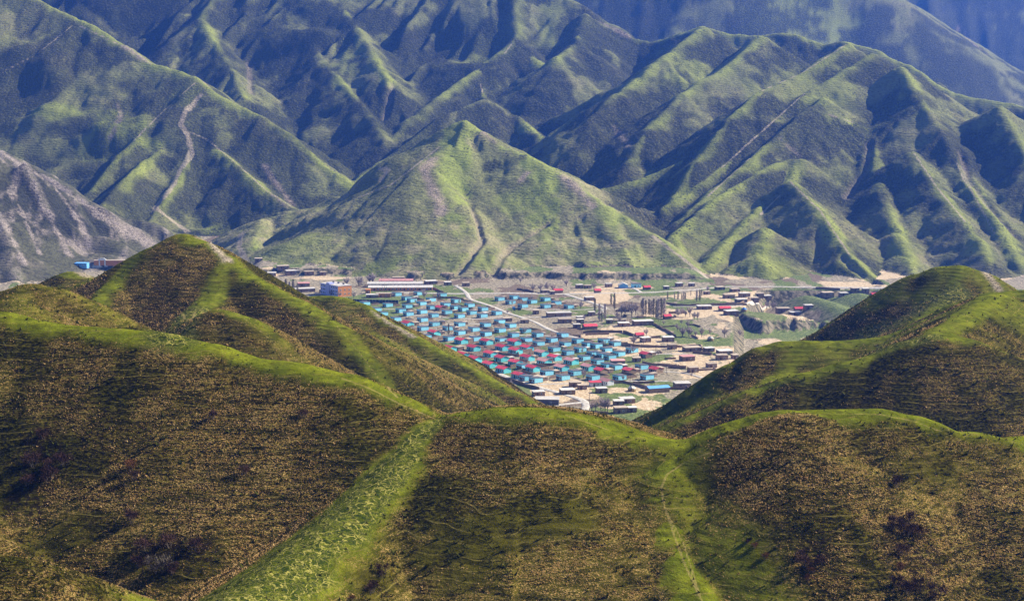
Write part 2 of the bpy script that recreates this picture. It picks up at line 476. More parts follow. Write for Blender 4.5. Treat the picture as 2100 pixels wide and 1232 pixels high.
for cx, cy, rx, ry, k in [(250, 745, 420, 45, 1), (1150, 950, 220, 70, .9), (1800, 975, 220, 45, 1), (30, 920, 60, 40, 1), (520, 940, 260, 80, .8),
                          (600, 680, 90, 60, .9), (1530, 790, 70, 30, .8), (1710, 718, 35, 10, .9), (1900, 780, 150, 60, .7)]:
    dry = np.maximum(dry, k * spot(S, cx, cy, rx, ry) * sst(.25, .5, mid))
for cx, cy, rx, ry in [(330, 1150, 160, 50), (1680, 1080, 90, 60), (1560, 1120, 60, 70), (1780, 1150, 40, 80), (150, 1100, 120, 60), (1400, 960, 70, 50), (760, 1190, 60, 60), (170, 960, 60, 40)]:
    dry = dry * (1 - .85 * spot(S, cx, cy, rx, ry))
dry = dry * (1 - green)
spur_d = line_dist(S, [(905, 858), (850, 905), (780, 985), (700, 1060), (600, 1140), (520, 1200), (440, 1255)], step=10, reach=20)
half = 1.7 + np.clip((300 - S.y) / 85, 0, 1) * 7.5
sd = (spur_d + 3.5 * (edge_n - .5)) / half
green = np.maximum(green, sst(1.7, .9, sd))
dry = dry * sst(.9, 1.5, sd)
tracks = np.maximum.reduce([
    sst(1.25, .75, sd),
    sst(8, 3, line_dist(S, [(1780, 690), (1840, 665), (1900, 625), (1960, 600)])),
    sst(6, 2, line_dist(S, [(1780, 725), (1850, 700), (1900, 690)])),
    sst(8, 3, line_dist(S, [(350, 690), (380, 660), (400, 640)])),
])
fan_b = sst(11, 1, line_dist(S, [(1420, 925), (1375, 972), (1385, 1035), (1440, 1095), (1505, 1160), (1570, 1240)], step=10, reach=20) + 9 * (edge_n - .5))
green = np.maximum(green, .62 * fan_b)
dry = dry * (1 - .85 * fan_b)
lawn = np.maximum(lawn, fan_b)
back = (S.hill == LH) * sst(520, 560, S.y) * sst(.36, .56, fbm(S.x / 24, S.y / 24, 57, 3))
green = np.maximum(green, .55 * back)
knoll = (S.hill == LH) * sst(412, 400, S.y)
green = green * (1 - .6 * knoll)
lawn = np.maximum(lawn, knoll)
dry = np.maximum(dry, .5 * knoll)
meadow = (S.hill == RH) * sst(.42, .60, fbm(S.x / 24, S.y / 24, 55, 3)) * sst(430, 450, S.y)  # turf, its brighter green also standing in for sunlight on this face
green = np.maximum(green, .75 * meadow)
dry = dry * (1 - .8 * meadow)
path = np.zeros_like(S.x)
for pix, w in [([(1462, 925), (1400, 950), (1368, 972), (1356, 1000), (1362, 1035), (1382, 1095), (1406, 1160), (1440, 1232)], .16),
               ([(1368, 1050), (1400, 1110), (1420, 1170), (1436, 1225)], .13),
               ([(1500, 893), (1560, 868), (1620, 852), (1700, 848), (1800, 849), (1870, 862), (1950, 892)], .16),
               ([(700, 775), (760, 797), (820, 828), (890, 858)], .22),
               ([(370, 640), (385, 655), (372, 680), (392, 660), (400, 640)], .35), ([(1250, 882), (1160, 851)], .2),
               ([(690, 668), (735, 720), (780, 780), (815, 815)], .25), ([(500, 652), (548, 690), (598, 742)], .22)]:
    path = np.maximum(path, np.clip(1 - np.maximum(0, line_dist(S, pix, step=10, reach=12) - w + .13) / 2.0, 0, 1))
rock = np.zeros_like(S.x)
for pix, w in [([(408, 489), (428, 496), (448, 515), (464, 531)], 1.3), ([(165, 560), (180, 566)], 1.6), ([(2022, 560), (2046, 590)], 1.5), ([(762, 640), (800, 664), (850, 690)], .7)]:
    rock = np.maximum(rock, sst(w * 2, w * .6, line_dist(S, pix, step=6, reach=30) + 3 * (fbm(S.x / 3, S.y / 3, 8, 3) - .5)))
dry = np.maximum(dry, .8 * spot(S, 40, 1195, 70, 40))
shrub = np.zeros_like(S.x)
for cx, cy, rx, ry in [(350, 1130, 110, 40), (1670, 1140, 45, 40), (1870, 1130, 70, 60), (80, 930, 60, 50), (60, 1030, 60, 60)]:
    shrub = np.maximum(shrub, spot(S, cx, cy, rx, ry))
S.ma = np.stack([green, dry, path, lawn], -1)
S.mb = np.stack([rock, tracks, shrub, np.ones_like(rock)], -1)

S = FAR
rn = fbm(S.x / 12, S.y / 12, 8, 4) - .5
pn = vnoise(S.x / 6, S.y / 6, 4) - .5
gn = fbm(S.x / 8, S.y / 8, 18, 3) - .5
edge_n = fbm(S.x / 30, S.y / 30, 77, 4)
big = fbm(S.x / 120, S.y / 120, 41, 4)
green = .85 * sst(2.3, .3, (S.d + 22 * (edge_n - .5)) / np.maximum(S.gw, .4)) * sst(.5, 2, S.gw) * sst(.25, .6, big)
steep = S.hill > 5
shrub = sst(.40, .56, fbm(S.x / 55, S.y / 55, 12, 5, .6) + .035 * S.conc) * (1 - green)  # shrubs thicken in hollows; their dark tone also paints the shade there
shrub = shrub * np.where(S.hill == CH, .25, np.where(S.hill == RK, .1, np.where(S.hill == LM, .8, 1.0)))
dryf = sst(.45, .65, fbm(S.x / 45, S.y / 45, 14, 4)) * np.where((S.hill == CH) | (S.hill == RK), .8, .4)
rock = np.where(S.hill == RK, sst(.50, .72, fbm(S.x / 9 + S.y / 60, S.y / 30, 15, 4)) * .7 + .45 * sst(9, 2, S.d), 0)
fan = sst(75, 12, S.z) * sst(.30, .55, fbm(S.x / 30, S.y / 30, 19, 3)) * ((S.hill == CH) | (S.hill == RM))
dryf = np.maximum(dryf, .9 * fan)
shrub = shrub * (1 - .8 * fan)
for cx, cy, rx, ry, k in [(250, 265, 90, 55, .8), (120, 225, 70, 20, .7), (1420, 170, 70, 40, .6), (1650, 150, 120, 40, .4), (940, 275, 40, 25, .9), (1110, 340, 40, 25, .9),
                          (1060, 410, 60, 30, .7), (1540, 345, 60, 12, .8), (1660, 215, 40, 12, .8), (1780, 265, 60, 8, .9), (1870, 210, 40, 30, .6),
                          (1580, 545, 110, 25, .7), (1720, 560, 80, 18, .8), (440, 475, 40, 9, 1), (600, 520, 90, 30, .5), (1300, 540, 100, 25, .6), (980, 535, 80, 20, .6), (790, 545, 60, 18, .8),
                          (1000, 110, 90, 40, .5), (1160, 60, 70, 50, .5), (1650, 55, 120, 30, .7), (380, 190, 40, 30, .7), (1500, 600, 40, 20, .3), (720, 100, 40, 60, .5)]:
    green = np.maximum(green, k * spot(S, cx, cy, rx, ry, 1250))  # greener ground, and sunlit patches painted as brighter green
for cx, cy, rx, ry, k in [(300, 110, 110, 16, 1), (200, 105, 60, 14, 1), (340, 335, 30, 20, 1), (1010, 340, 20, 12, 1), (1090, 375, 20, 10, .7), (700, 320, 90, 60, .9), (520, 120, 80, 70, .8), (90, 400, 120, 50, .9),
                          (1230, 330, 90, 70, 1), (1110, 190, 70, 50, 1), (1500, 300, 110, 30, 1), (1420, 380, 80, 30, .9), (1620, 270, 60, 25, .8), (1330, 450, 90, 40, 1), (2000, 330, 70, 60, 1), (1770, 380, 50, 60, .8),
                          (1720, 130, 130, 30, .5), (1970, 120, 90, 50, 1), (860, 280, 70, 30, .9), (880, 140, 100, 50, .6), (640, 210, 60, 60, .9), (200, 350, 90, 40, .8), (1300, 30, 120, 40, .9), (1960, 40, 120, 50, .9)]:
    shrub = np.maximum(shrub, k * spot(S, cx, cy, rx, ry, 1250) * (1 - .6 * green))  # dark hollows and flanks: shrubs, with shade painted in alike
for pix, w in [([(885, 325), (872, 350), (885, 385), (900, 410), (905, 435)], 6), ([(1160, 365), (1190, 395), (1220, 425)], 7), ([(985, 266), (1015, 292)], 3), ([(1083, 355), (1068, 370)], 4),
               ([(255, 95), (300, 125)], 4), ([(405, 158), (425, 175)], 4), ([(540, 340), (600, 420)], 4), ([(1260, 260), (1290, 300)], 3),
               ([(240, 215), (250, 235), (228, 280)], 3.5), ([(1600, 285), (1640, 320)], 3), ([(1745, 250), (1700, 235)], 1), ([(50, 335), (90, 420), (140, 520)], 3.5), ([(110, 380), (165, 455), (190, 520)], 2.5), ([(0, 440), (50, 540)], 3), ([(10, 318), (95, 368), (150, 402), (200, 436), (250, 470), (315, 497)], 5), ([(30, 400), (60, 470), (80, 520)], 1.5),
               ([(1965, 62), (2020, 110)], 5), ([(1230, 45), (1290, 75)], 4), ([(560, 400), (590, 425)], 3)]:
    d = line_dist(S, pix, 1250, 8, 70) + 10 * rn
    rock = np.maximum(rock, .9 * sst(w * 1.5, w * .2, d))
path = np.zeros_like(S.x)
for pix, w in [([(412, 195), (395, 215), (378, 232), (370, 255), (384, 275), (392, 305), (385, 325), (368, 350), (355, 380), (332, 408), (316, 432)], 3.4),
               ([(384, 275), (398, 318), (375, 345)], 1.4), ([(362, 365), (345, 395), (318, 425), (350, 450), (385, 475)], 3.2),
               ([(378, 262), (430, 290), (490, 340), (545, 390), (600, 425)], 1.2), ([(400, 170), (335, 228), (255, 308)], 1.0),
               ([(160, 52), (262, 100), (310, 132)], 1.2), ([(150, 52), (75, 112), (5, 148)], 1.0),
               ([(735, 405), (800, 380), (842, 348), (900, 302)], 1.6), ([(495, 478), (490, 505), (510, 545)], 3.0),
               ([(780, 370), (795, 350), (780, 345)], 3), ([(1050, 90), (1035, 110)], 1.2), ([(985, 172), (992, 195)], 1.2),
               ([(1620, 372), (1682, 432), (1742, 522)], 1.2), ([(1600, 400), (1560, 440)], 1.2), ([(1875, 315), (1922, 385), (1980, 455)], 1.2),
               ([(1738, 90), (1645, 150), (1562, 187)], 1.0), ([(1650, 192), (1560, 272), (1480, 344)], 1.0), ([(1560, 305), (1450, 404)], 1.0),
               ([(1450, 570), (1400, 530), (1340, 485)], 2.2), ([(2040, 480), (1962, 335)], 1.0)]:
    path = np.maximum(path, np.clip(1 - line_dist(S, pix, 1250, 6, 30) / (w * 4), 0, 1))
gully = np.zeros_like(S.x)
for pix, w, dep in [([(965, 420), (978, 450), (988, 490), (960, 530), (940, 556)], 3, 5), ([(1130, 450), (1070, 490), (1030, 520), (1010, 560)], 3, 4), ([(1970, 310), (1985, 360), (2030, 420), (2090, 490)], 4, 6),
                    ([(1785, 290), (1775, 350), (1735, 400)], 4, 5), ([(1730, 525), (1765, 555), (1800, 582)], 3.5, 5), ([(805, 170), (790, 240)], 4, 5), ([(510, 130), (515, 190)], 4, 4)]:
    d = line_dist(S, pix, 1250, 8, 40) + 3 * gn
    S.z -= dep * sst(w * 2, 0, d)
    gully = np.maximum(gully, sst(w * 1.6, w * .4, d))
rock = np.maximum(rock, .5 * gully)

# --- the valley floor: fields, turf, bare ground
V = S.hill == 0
vpx, vpy = S.px, S.py
vgreen = sst(.50, .66, fbm(S.x / 22, S.y / 60, 61, 4))
vtan = sst(.40, .62, fbm(S.x / 40, S.y / 80, 63, 4))
vtan = vtan * sst(1120, 1250, vpx + .6 * (vpy - 650)) + .25 * vtan
vbrown = sst(.55, .7, fbm(S.x / 30, S.y / 50, 65, 4))
for cx, cy, rx, ry in [(1370, 668, 60, 22), (1410, 690, 70, 14), (1440, 620, 60, 9), (1395, 630, 40, 6), (1330, 655, 35, 6), (1290, 740, 60, 10), (1470, 700, 60, 8), (1230, 845, 40, 14), (990, 595, 25, 5),
                       (1260, 690, 50, 6), (1215, 598, 8, 4), (1200, 632, 18, 4), (1600, 600, 40, 5), (1690, 600, 60, 8), (1780, 615, 60, 20), (1280, 870, 60, 12), (1285, 805, 35, 7), (1360, 735, 60, 10), (760, 625, 30, 4)]:
    vgreen = np.maximum(vgreen, spot(S, cx, cy, rx, ry, 780))
    vtan *= 1 - .7 * spot(S, cx, cy, rx, ry, 780)
for cx, cy, rx, ry in [(1420, 606, 70, 7), (1280, 675, 60, 8), (1340, 680, 40, 10), (1240, 690, 60, 6), (1560, 640, 90, 7), (1440, 690, 30, 6), (1310, 800, 70, 10), (1250, 830, 30, 8), (1420, 740, 70, 20), (1480, 760, 60, 12), (1330, 830, 40, 12),
                       (1280, 590, 70, 5), (1640, 645, 70, 6), (560, 560, 60, 8), (660, 570, 60, 6), (1480, 715, 40, 6), (1230, 600, 60, 3)]:
    k = spot(S, cx, cy, rx, ry, 780)
    vtan = np.maximum(vtan, k); vgreen *= 1 - .8 * k
rav = sst(1555, 1590, vpx + .8 * (vpy - 590)) * sst(590, 595, vpy) * sst(700, 690, vpy)
rav = rav * (1 - sst(632, 640, vpy + .1 * (1650 - vpx)) * sst(660, 652, vpy))
vtan = vtan * (1 - rav); vgreen = np.maximum(vgreen, .8 * rav); vbrown = vbrown * (1 - rav)
green = np.where(V, vgreen, green); dryf = np.where(V, vtan, dryf); shrub = np.where(V, vbrown, shrub)
lawn = np.zeros_like(S.x)
S.ma = np.stack([green, dryf, path, lawn], -1)
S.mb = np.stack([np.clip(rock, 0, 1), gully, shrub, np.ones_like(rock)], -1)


# ------------------------------------------------------------------ material helpers
class NT:
    def __init__(self, name):
        self.m = bpy.data.materials.new(name)
        self.m.use_nodes = True
        self.t = self.m.node_tree
        self.t.nodes.clear()
        self.out = self.t.nodes.new('ShaderNodeOutputMaterial')
        self.b = self.t.nodes.new('ShaderNodeBsdfPrincipled')
        self.b.inputs['Roughness'].default_value = .9
        self.b.inputs['Specular IOR Level'].default_value = .1
        self.t.links.new(self.b.outputs[0], self.out.inputs['Surface'])

    def _in(self, sock, v):
        if v is None:
            return
        if hasattr(v, 'is_output'):
            self.t.links.new(v, sock)
        elif isinstance(v, (tuple, list)) and len(v) == 3 and sock.type == 'RGBA':
            sock.default_value = (*v, 1)
        else:
            sock.default_value = v

    def node(self, kind, ins=None, **kw):
        n = self.t.nodes.new(kind)
        for k, v in kw.items():
            setattr(n, k, v)
        for k, v in (ins or {}).items():
            self._in(n.inputs[k], v)
        return n

    def math(self, op, a, b=0.0, c=None, clamp=False):
        n = self.node('ShaderNodeMath', {0: a, 1: b}, operation=op, use_clamp=clamp)
        if c is not None:
            self._in(n.inputs[2], c)
        return n.outputs[0]

    def mul(self, a, b): return self.math('MULTIPLY', a, b)
    def add(self, a, b): return self.math('ADD', a, b)

    def ramp(self, x, a, b, lo=0.0, hi=1.0):
        n = self.node('ShaderNodeMapRange', {'Value': x, 'From Min': a, 'From Max': b, 'To Min': lo, 'To Max': hi}, interpolation_type='SMOOTHSTEP')
        return n.outputs[0]

    def mix(self, f, a, b):
        n = self.node('ShaderNodeMix', data_type='RGBA')
        self._in(n.inputs[0], f); self._in(n.inputs[6], a); self._in(n.inputs[7], b)
        return n.outputs[2]

    def pos(self, scale=(1, 1, 1)):
        g = self.node('ShaderNodeNewGeometry')
        n = self.node('ShaderNodeVectorMath', {0: g.outputs['Position'], 1: scale}, operation='MULTIPLY')
        return n.outputs[0]

    def noise(self, vec, scale, detail=3.0, rough=.55, out=0, dist=0.0):
        n = self.node('ShaderNodeTexNoise', {'Vector': vec, 'Scale': scale, 'Detail': detail, 'Roughness': rough, 'Distortion': dist})
        return n.outputs[out]

    def voro(self, vec, scale, feature='DISTANCE_TO_EDGE', out='Distance'):
        n = self.node('ShaderNodeTexVoronoi', {'Vector': vec, 'Scale': scale}, feature=feature)
        return n.outputs[out]

    def attr(self, name):
        n = self.node('ShaderNodeAttribute', attribute_name=name)
        s = self.node('ShaderNodeSeparateColor', {0: n.outputs['Color']})
        return s.outputs[0], s.outputs[1], s.outputs[2], n.outputs['Alpha']

    def bump(self, h, strength, dist):
        n = self.node('ShaderNodeBump', {'Height': h, 'Strength': strength, 'Distance': dist})
        self.t.links.new(n.outputs[0], self.b.inputs['Normal'])

    def color(self, c):
        self._in(self.b.inputs['Base Color'], c)


def near_ground():
    n = NT('tussock_slope')
    n.b.inputs['Specular IOR Level'].default_value = 0
    g, dry, path, lawn = n.attr('ma')
    rock, trk, shrub, _ = n.attr('mb')
    p = n.pos()
    n1 = n.noise(n.pos((.7, .7, 2.0)), 1.7, 4, .65)
    n2 = n.noise(p, .22, 4, .6)
    n3 = n.noise(p, 5.0, 2, .6)
    base = n.mix(n.ramp(n1, .42, .66), (.009, .009, .002), (.078, .070, .008))
    base = n.mix(n.mul(lawn, n.ramp(n2, .35, .6, 0, .8)), base, (.088, .079, .009))
    gcol = n.mix(n.ramp(n2, .35, .65), (.105, .128, .007), (.185, .205, .012))
    gcol = n.mix(n.ramp(n1, .50, .70, 0, .65), gcol, (.040, .052, .005))
    gcol = n.mix(n.ramp(n3, .60, .74, 0, .5), gcol, (.24, .23, .045))
    c = n.mix(n.mul(g, n.ramp(n.noise(p, .45, 4, .65), .34, .56, .5, 1.0)), base, gcol)
    n5 = n.noise(n.pos((.75, .75, 1.6)), 4.2, 3, .7)
    st = n.noise(n.pos((.13, .13, 1.7)), 1.0, 4, .65)
    gold = n.mix(n.ramp(n2, .35, .65), (.39, .235, .078), (.55, .360, .140))
    c = n.mix(n.mul(n.ramp(st, .54, .38, 0, .5), n.math('SUBTRACT', 1.0, n.mul(g, .8))), c, (.012, .013, .003))
    c = n.mix(n.mul(dry, n.mul(n.mul(n.ramp(n5, .49, .62), n.ramp(n1, .36, .56, .15, .9)), n.ramp(st, .38, .56, .12, 1.0))), c, gold)
    # narrow grazing steps that follow the contours
    sep = n.node('ShaderNodeSeparateXYZ', {0: p})
    wob = n.noise(n.pos((1, 1, .3)), .07, 2, .5)
    q = n.add(n.mul(sep.outputs[2], .85), n.mul(wob, 3.0))
    tri = n.math('PINGPONG', q, .5)
    line = n.mul(n.ramp(tri, .43, .49), n.ramp(n.noise(p, .20, 4, .65), .44, .60))
    c = n.mix(n.mul(line, .75), c, (.19, .155, .040))
    # sheep tracks that braid over the green spurs
    wv = n.node('ShaderNodeVectorMath', {0: n.noise(p, .22, 3, .6, 1), 'Scale': 7.0}, operation='SCALE')
    warp = n.node('ShaderNodeVectorMath', {0: p, 1: wv.outputs[0]}, operation='ADD')
    sq = n.node('ShaderNodeVectorMath', {0: warp.outputs[0], 1: (1.25, .50, 1.0)}, operation='MULTIPLY')
    ed = n.voro(sq.outputs[0], .50)
    ed2 = n.voro(sq.outputs[0], 1.5)
    br = n.noise(p, .5, 3)
    tl = n.math('MAXIMUM', n.mul(n.ramp(ed, .055, .015), n.ramp(br, .38, .52)), n.mul(n.ramp(ed2, .05, .012), n.ramp(br, .58, .45, 0, .6)))
    c = n.mix(n.mul(trk, .8), c, n.mix(n.ramp(n2, .35, .65), (.045, .060, .005), (.090, .105, .010)))
    c = n.mix(n.mul(trk, n.ramp(n1, .44, .56, 0, .85)), c, (.018, .032, .008))
    c = n.mix(n.mul(trk, n.mul(tl, .75)), c, (.40, .35, .09))
    pw = n.add(path, n.mul(n.math('SUBTRACT', n.noise(p, .8, 3), .5), .12))
    c = n.mix(n.ramp(pw, .86, .97, 0, .48), c, (.33, .25, .10))
    c = n.mix(rock, c, n.mix(n.ramp(n1, .4, .6), (.12, .10, .075), (.42, .35, .25)))
    c = n.mix(n.mul(shrub, n.ramp(n.noise(p, .9, 3), .42, .55, 0, .85)), c, (.014, .010, .006))
    n.color(c)
    h = n.add(n.mul(n1, n.math('SUBTRACT', 1.0, n.mul(g, .5))), n.mul(tri, .9))
    h = n.add(h, n.mul(n3, .25))
    n.bump(n.add(n.add(h, n.mul(n5, .5)), n.mul(st, 1.2)), 1.0, .40)
    return n.m


def far_ground(name, grass, bright, dryc, scrub, rockc):
    n = NT(name)
    g, dry, path, _ = n.attr('ma')
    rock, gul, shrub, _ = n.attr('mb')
    p = n.pos()
    n1 = n.noise(n.pos((.8, .8, 2.2)), .30, 4, .65)
    n2 = n.noise(p, .035, 5, .6)
    n3 = n.noise(n.pos((1, 1, 2)), .9, 3, .6)
    c = n.mix(n.ramp(n1, .36, .64), tuple(.62 * v for v in grass), tuple(1.15 * v for v in grass))
    c = n.mix(n.mul(dry, n.ramp(n2, .38, .62, 0, .75)), c, dryc)
    c = n.mix(n.mul(g, n.ramp(n2, .2, .6, .45, 1)), c, n.mix(n.ramp(n1, .45, .7), bright, tuple(.55 * v for v in bright)))
    sep = n.node('ShaderNodeSeparateXYZ', {0: p})
    wob = n.noise(n.pos((1, 1, .3)), .03, 3, .55)
    q = n.add(n.mul(sep.outputs[2], .33), n.mul(wob, 6.0))
    tri = n.math('PINGPONG', q, .5)
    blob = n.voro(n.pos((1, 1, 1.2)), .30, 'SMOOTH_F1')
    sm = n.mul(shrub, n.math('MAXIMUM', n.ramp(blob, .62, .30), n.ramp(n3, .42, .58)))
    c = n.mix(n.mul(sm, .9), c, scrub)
    dots = n.mul(n.ramp(n.voro(n.pos((1, 1, 1.6)), .22, 'F1'), .34, .20), n.ramp(n2, .46, .60, 0, .8))
    c = n.mix(dots, c, scrub)
    rk = n.mix(n.ramp(n3, .35, .65), tuple(.35 * v for v in rockc), rockc)
    c = n.mix(n.mul(rock, n.ramp(n1, .30, .52)), c, rk)
    pw = n.add(path, n.mul(n.math('SUBTRACT', n.noise(p, .12, 4, .65), .5), .55))
    c = n.mix(n.ramp(pw, .68, .86, 0, .8), c, (.40, .33, .23))
    n.color(c)
    h = n.add(n.add(n1, n.mul(tri, .38)), n.mul(sm, .8))
    h = n.add(h, n.mul(n3, .30))
    n.bump(h, 1.0, 1.7)
    return n.m


def valley_ground():
    n = NT('valley_soil')
    g, tan, path, _ = n.attr('ma')
    rock, gul, brown, _ = n.attr('mb')
    p = n.pos()
    n1 = n.noise(p, .40, 5, .7)
    n2 = n.noise(p, .07, 5, .65)
    n3 = n.noise(p, .75, 4, .7)
    n4 = n.noise(n.pos((1.6, .7, 1)), .16, 5, .7)
    j = n.mul(n.math('SUBTRACT', n4, .5), 1.5)
    c = n.mix(n.ramp(n1, .36, .64), (.12, .105, .066), (.46, .39, .27))
    c = n.mix(n.ramp(n.add(brown, j), .45, .65, 0, .75), c, (.13, .085, .055))
    c = n.mix(n.ramp(n.add(tan, j), .40, .58, 0, .95), c, n.mix(n.ramp(n1, .38, .62), (.48, .34, .19), (.72, .58, .39)))
    c = n.mix(n.ramp(n.add(g, j), .42, .60, 0, .9), c, n.mix(n.ramp(n1, .35, .65), (.065, .105, .018), (.17, .225, .045)))
    c = n.mix(n.mul(n.ramp(n3, .56, .66), n.ramp(n2, .40, .58, .15, .9)), c, (.035, .03, .024))
    c = n.mix(n.mul(n.ramp(n3, .42, .34), n.ramp(n2, .62, .45, 0, .8)), c, (.60, .53, .42))
    # bare loess wherever the ground breaks off steeply
    geo = n.node('ShaderNodeNewGeometry')
    nz = n.node('ShaderNodeSeparateXYZ', {0: geo.outputs['True Normal']}).outputs[2]
    cl = n.mix(n.ramp(n.noise(n.pos((1, 1, .25)), .25, 4), .40, .6), (.05, .05, .025), (.25, .21, .14))
    c = n.mix(n.ramp(nz, .95, .86), c, cl)
    c = n.mix(n.ramp(path, .68, .86, 0, .8), c, (.5, .43, .33))
    n.color(c)
    n.bump(n.add(n1, n.mul(n3, .5)), 1.0, 1.0)
    return n.m


MAT_NEAR = near_ground()
MAT_VALLEY = valley_ground()
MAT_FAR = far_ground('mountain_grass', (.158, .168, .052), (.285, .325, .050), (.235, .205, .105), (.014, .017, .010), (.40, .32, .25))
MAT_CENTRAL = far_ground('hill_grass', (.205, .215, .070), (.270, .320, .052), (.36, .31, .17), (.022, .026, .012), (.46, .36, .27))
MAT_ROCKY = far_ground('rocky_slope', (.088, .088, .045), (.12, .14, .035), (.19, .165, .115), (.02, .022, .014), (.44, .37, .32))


# ------------------------------------------------------------------ the sheets become one object for each hill
def build_hills():
    for hi, name in enumerate(HILLS):
        V_, F_, A_, B_ = [], [], [], []
        off = 0
        for S in (NEAR, FAR):
            nr, nc = S.x.shape
            f = S.hill[:-1, :-1] == hi
            if not f.any():
                continue
            i, j = np.nonzero(f)
            a = i * nc + j
            q = np.stack([a, a + 1, a + nc + 1, a + nc], 1)
            used, inv = np.unique(q.ravel(), return_inverse=True)
            F_.append(inv.reshape(-1, 4) + off)
            V_.append(np.stack([S.x.ravel()[used], S.y.ravel()[used], S.z.ravel()[used]], 1))
            A_.append(S.ma.reshape(-1, 4)[used]); B_.append(S.mb.reshape(-1, 4)[used])
            off += len(used)
        V_ = np.concatenate(V_); F_ = np.concatenate(F_); A_ = np.concatenate(A_); B_ = np.concatenate(B_)
        me = bpy.data.meshes.new(name)
        me.vertices.add(len(V_)); me.vertices.foreach_set('co', V_.astype(np.float32).ravel())
        me.loops.add(F_.size); me.loops.foreach_set('vertex_index', F_.astype(np.int32).ravel())
        me.polygons.add(len(F_))
        me.polygons.foreach_set('loop_start', np.arange(0, F_.size, 4, dtype=np.int32))
        me.polygons.foreach_set('use_smooth', np.ones(len(F_), bool))
        me.update(calc_edges=True)
        for nm, arr in (('ma', A_), ('mb', B_)):
            at = me.attributes.new(nm, 'FLOAT_COLOR', 'POINT')
            at.data.foreach_set('color', arr.astype(np.float32).ravel())
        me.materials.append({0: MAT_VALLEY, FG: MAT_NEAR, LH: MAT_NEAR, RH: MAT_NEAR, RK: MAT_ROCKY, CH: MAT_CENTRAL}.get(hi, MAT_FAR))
        o = bpy.data.objects.new(name, me)
        COL.objects.link(o)
        o['kind'] = 'structure'


build_hills()
# ------------------------------------------------------------------ building helpers
def tag(o, label=None, cat=None, group=None, kind=None):
    if label: o['label'] = label
    if cat: o['category'] = cat
    if group: o['group'] = group
    if kind: o['kind'] = kind
    return o


def empty(name, loc, rz=0.0):
    o = bpy.data.objects.new(name, None)
    o.location = loc
    o.rotation_euler = (0, 0, rz)
    o.empty_display_size = .5
    COL.objects.link(o)
    return o


MESHES = {}


def mesh(key, name, verts, faces, mat, smooth=False):
    if key is not None and key in MESHES:
        return MESHES[key]
    me = bpy.data.meshes.new(name)
    me.from_pydata([tuple(map(float, v)) for v in verts], [], faces)
    me.materials.append(mat)
    if smooth:
        me.polygons.foreach_set('use_smooth', np.ones(len(me.polygons), bool))
    me.update()
    if key is not None:
        MESHES[key] = me
    return me


def part(name, me, parent, loc=(0, 0, 0), rz=0.0):
    o = bpy.data.objects.new(name, me)
    o.parent = parent
    o.location = loc
    o.rotation_euler = (0, 0, rz)
    COL.objects.link(o)
    return o


BOXF = [(0, 3, 2, 1), (4, 5, 6, 7), (0, 1, 5, 4), (1, 2, 6, 5), (2, 3, 7, 6), (3, 0, 4, 7)]


def boxv(x0, x1, y0, y1, z0, z1):
    return [(x0, y0, z0), (x1, y0, z0), (x1, y1, z0), (x0, y1, z0), (x0, y0, z1), (x1, y0, z1), (x1, y1, z1), (x0, y1, z1)]


def box(key, name, dims, mat):
    return mesh(key, name, boxv(*dims), BOXF, mat)


def prism(key, name, profile, y0, y1, mat):
    """profile in x,z (counter-clockwise seen from -y), drawn out along y"""
    n = len(profile)
    v = [(x, y0, z) for x, z in profile] + [(x, y1, z) for x, z in profile]
    f = [tuple(range(n)), tuple(range(2 * n - 1, n - 1, -1))]
    f += [(i, i + n, (i + 1) % n + n, (i + 1) % n) for i in range(n)]
    return mesh(key, name, v, f, mat)


def paint(name, col, var=.12, scale=1.2, dirt=(.16, .12, .09), dirty=.35, rough=.75, metal=0.0, ribs=0.0):
    n = NT(name)
    inf = n.node('ShaderNodeObjectInfo')
    tc = n.node('ShaderNodeTexCoord').outputs['Object']
    k = n.ramp(n.noise(n.pos(), scale, 4, .6), .3, .7, 1 - var, 1 + var)
    k = n.mul(k, n.ramp(inf.outputs['Random'], 0, 1, 1 - .8 * var, 1 + .8 * var))
    c = n.mix(0.0, col, col)
    vm = n.node('ShaderNodeVectorMath', {0: c, 'Scale': k}, operation='SCALE').outputs[0]
    d = n.noise(n.pos(), scale * .6, 4, .65)
    c = n.mix(n.ramp(d, .52, .72, 0, dirty), vm, dirt)
    n.color(c)
    n.b.inputs['Roughness'].default_value = rough
    n.b.inputs['Metallic'].default_value = metal
    h = n.noise(n.pos(), 6, 3)
    if ribs:
        sx = n.node('ShaderNodeSeparateXYZ', {0: tc})
        h = n.add(n.mul(n.math('PINGPONG', n.mul(sx.outputs[1], ribs), .5), 1.5), h)
    n.bump(h, .5, .05)
    return n.m


M_BLUE = paint('sky_blue_plaster', (.30, .74, .92), .10, dirty=.12)
M_TEAL = paint('turquoise_plaster', (.18, .70, .76), .10, dirty=.12)
M_WHITE = paint('white_plaster', (.74, .76, .80), .08, dirty=.25)
M_FRAME = paint('white_window_frame', (.78, .82, .80), .05, dirty=.1)
M_PANE = paint('dark_window_glass', (.025, .035, .05), .2, dirty=0, rough=.2)
M_RED = paint('red_sheet_roof', (.66, .085, .11), .2, .5, (.50, .27, .25), .5, .45, 0, 4.0)
M_PINK = paint('faded_red_roof', (.62, .30, .28), .15, .5, (.45, .38, .34), .4, .6, 0, 4.0)
M_PALE = paint('pale_roof', (.60, .57, .52), .14, .7, (.30, .25, .2), .4)
M_GREY = paint('dark_roof_sheet', (.12, .12, .14), .2, .6, (.28, .25, .2), .3)
M_MUD = paint('mud_brick', (.25, .18, .13), .22, .9, (.12, .085, .065), .5)
M_MUDR = paint('mud_roof', (.46, .38, .29), .18, .8, (.24, .19, .14), .5)
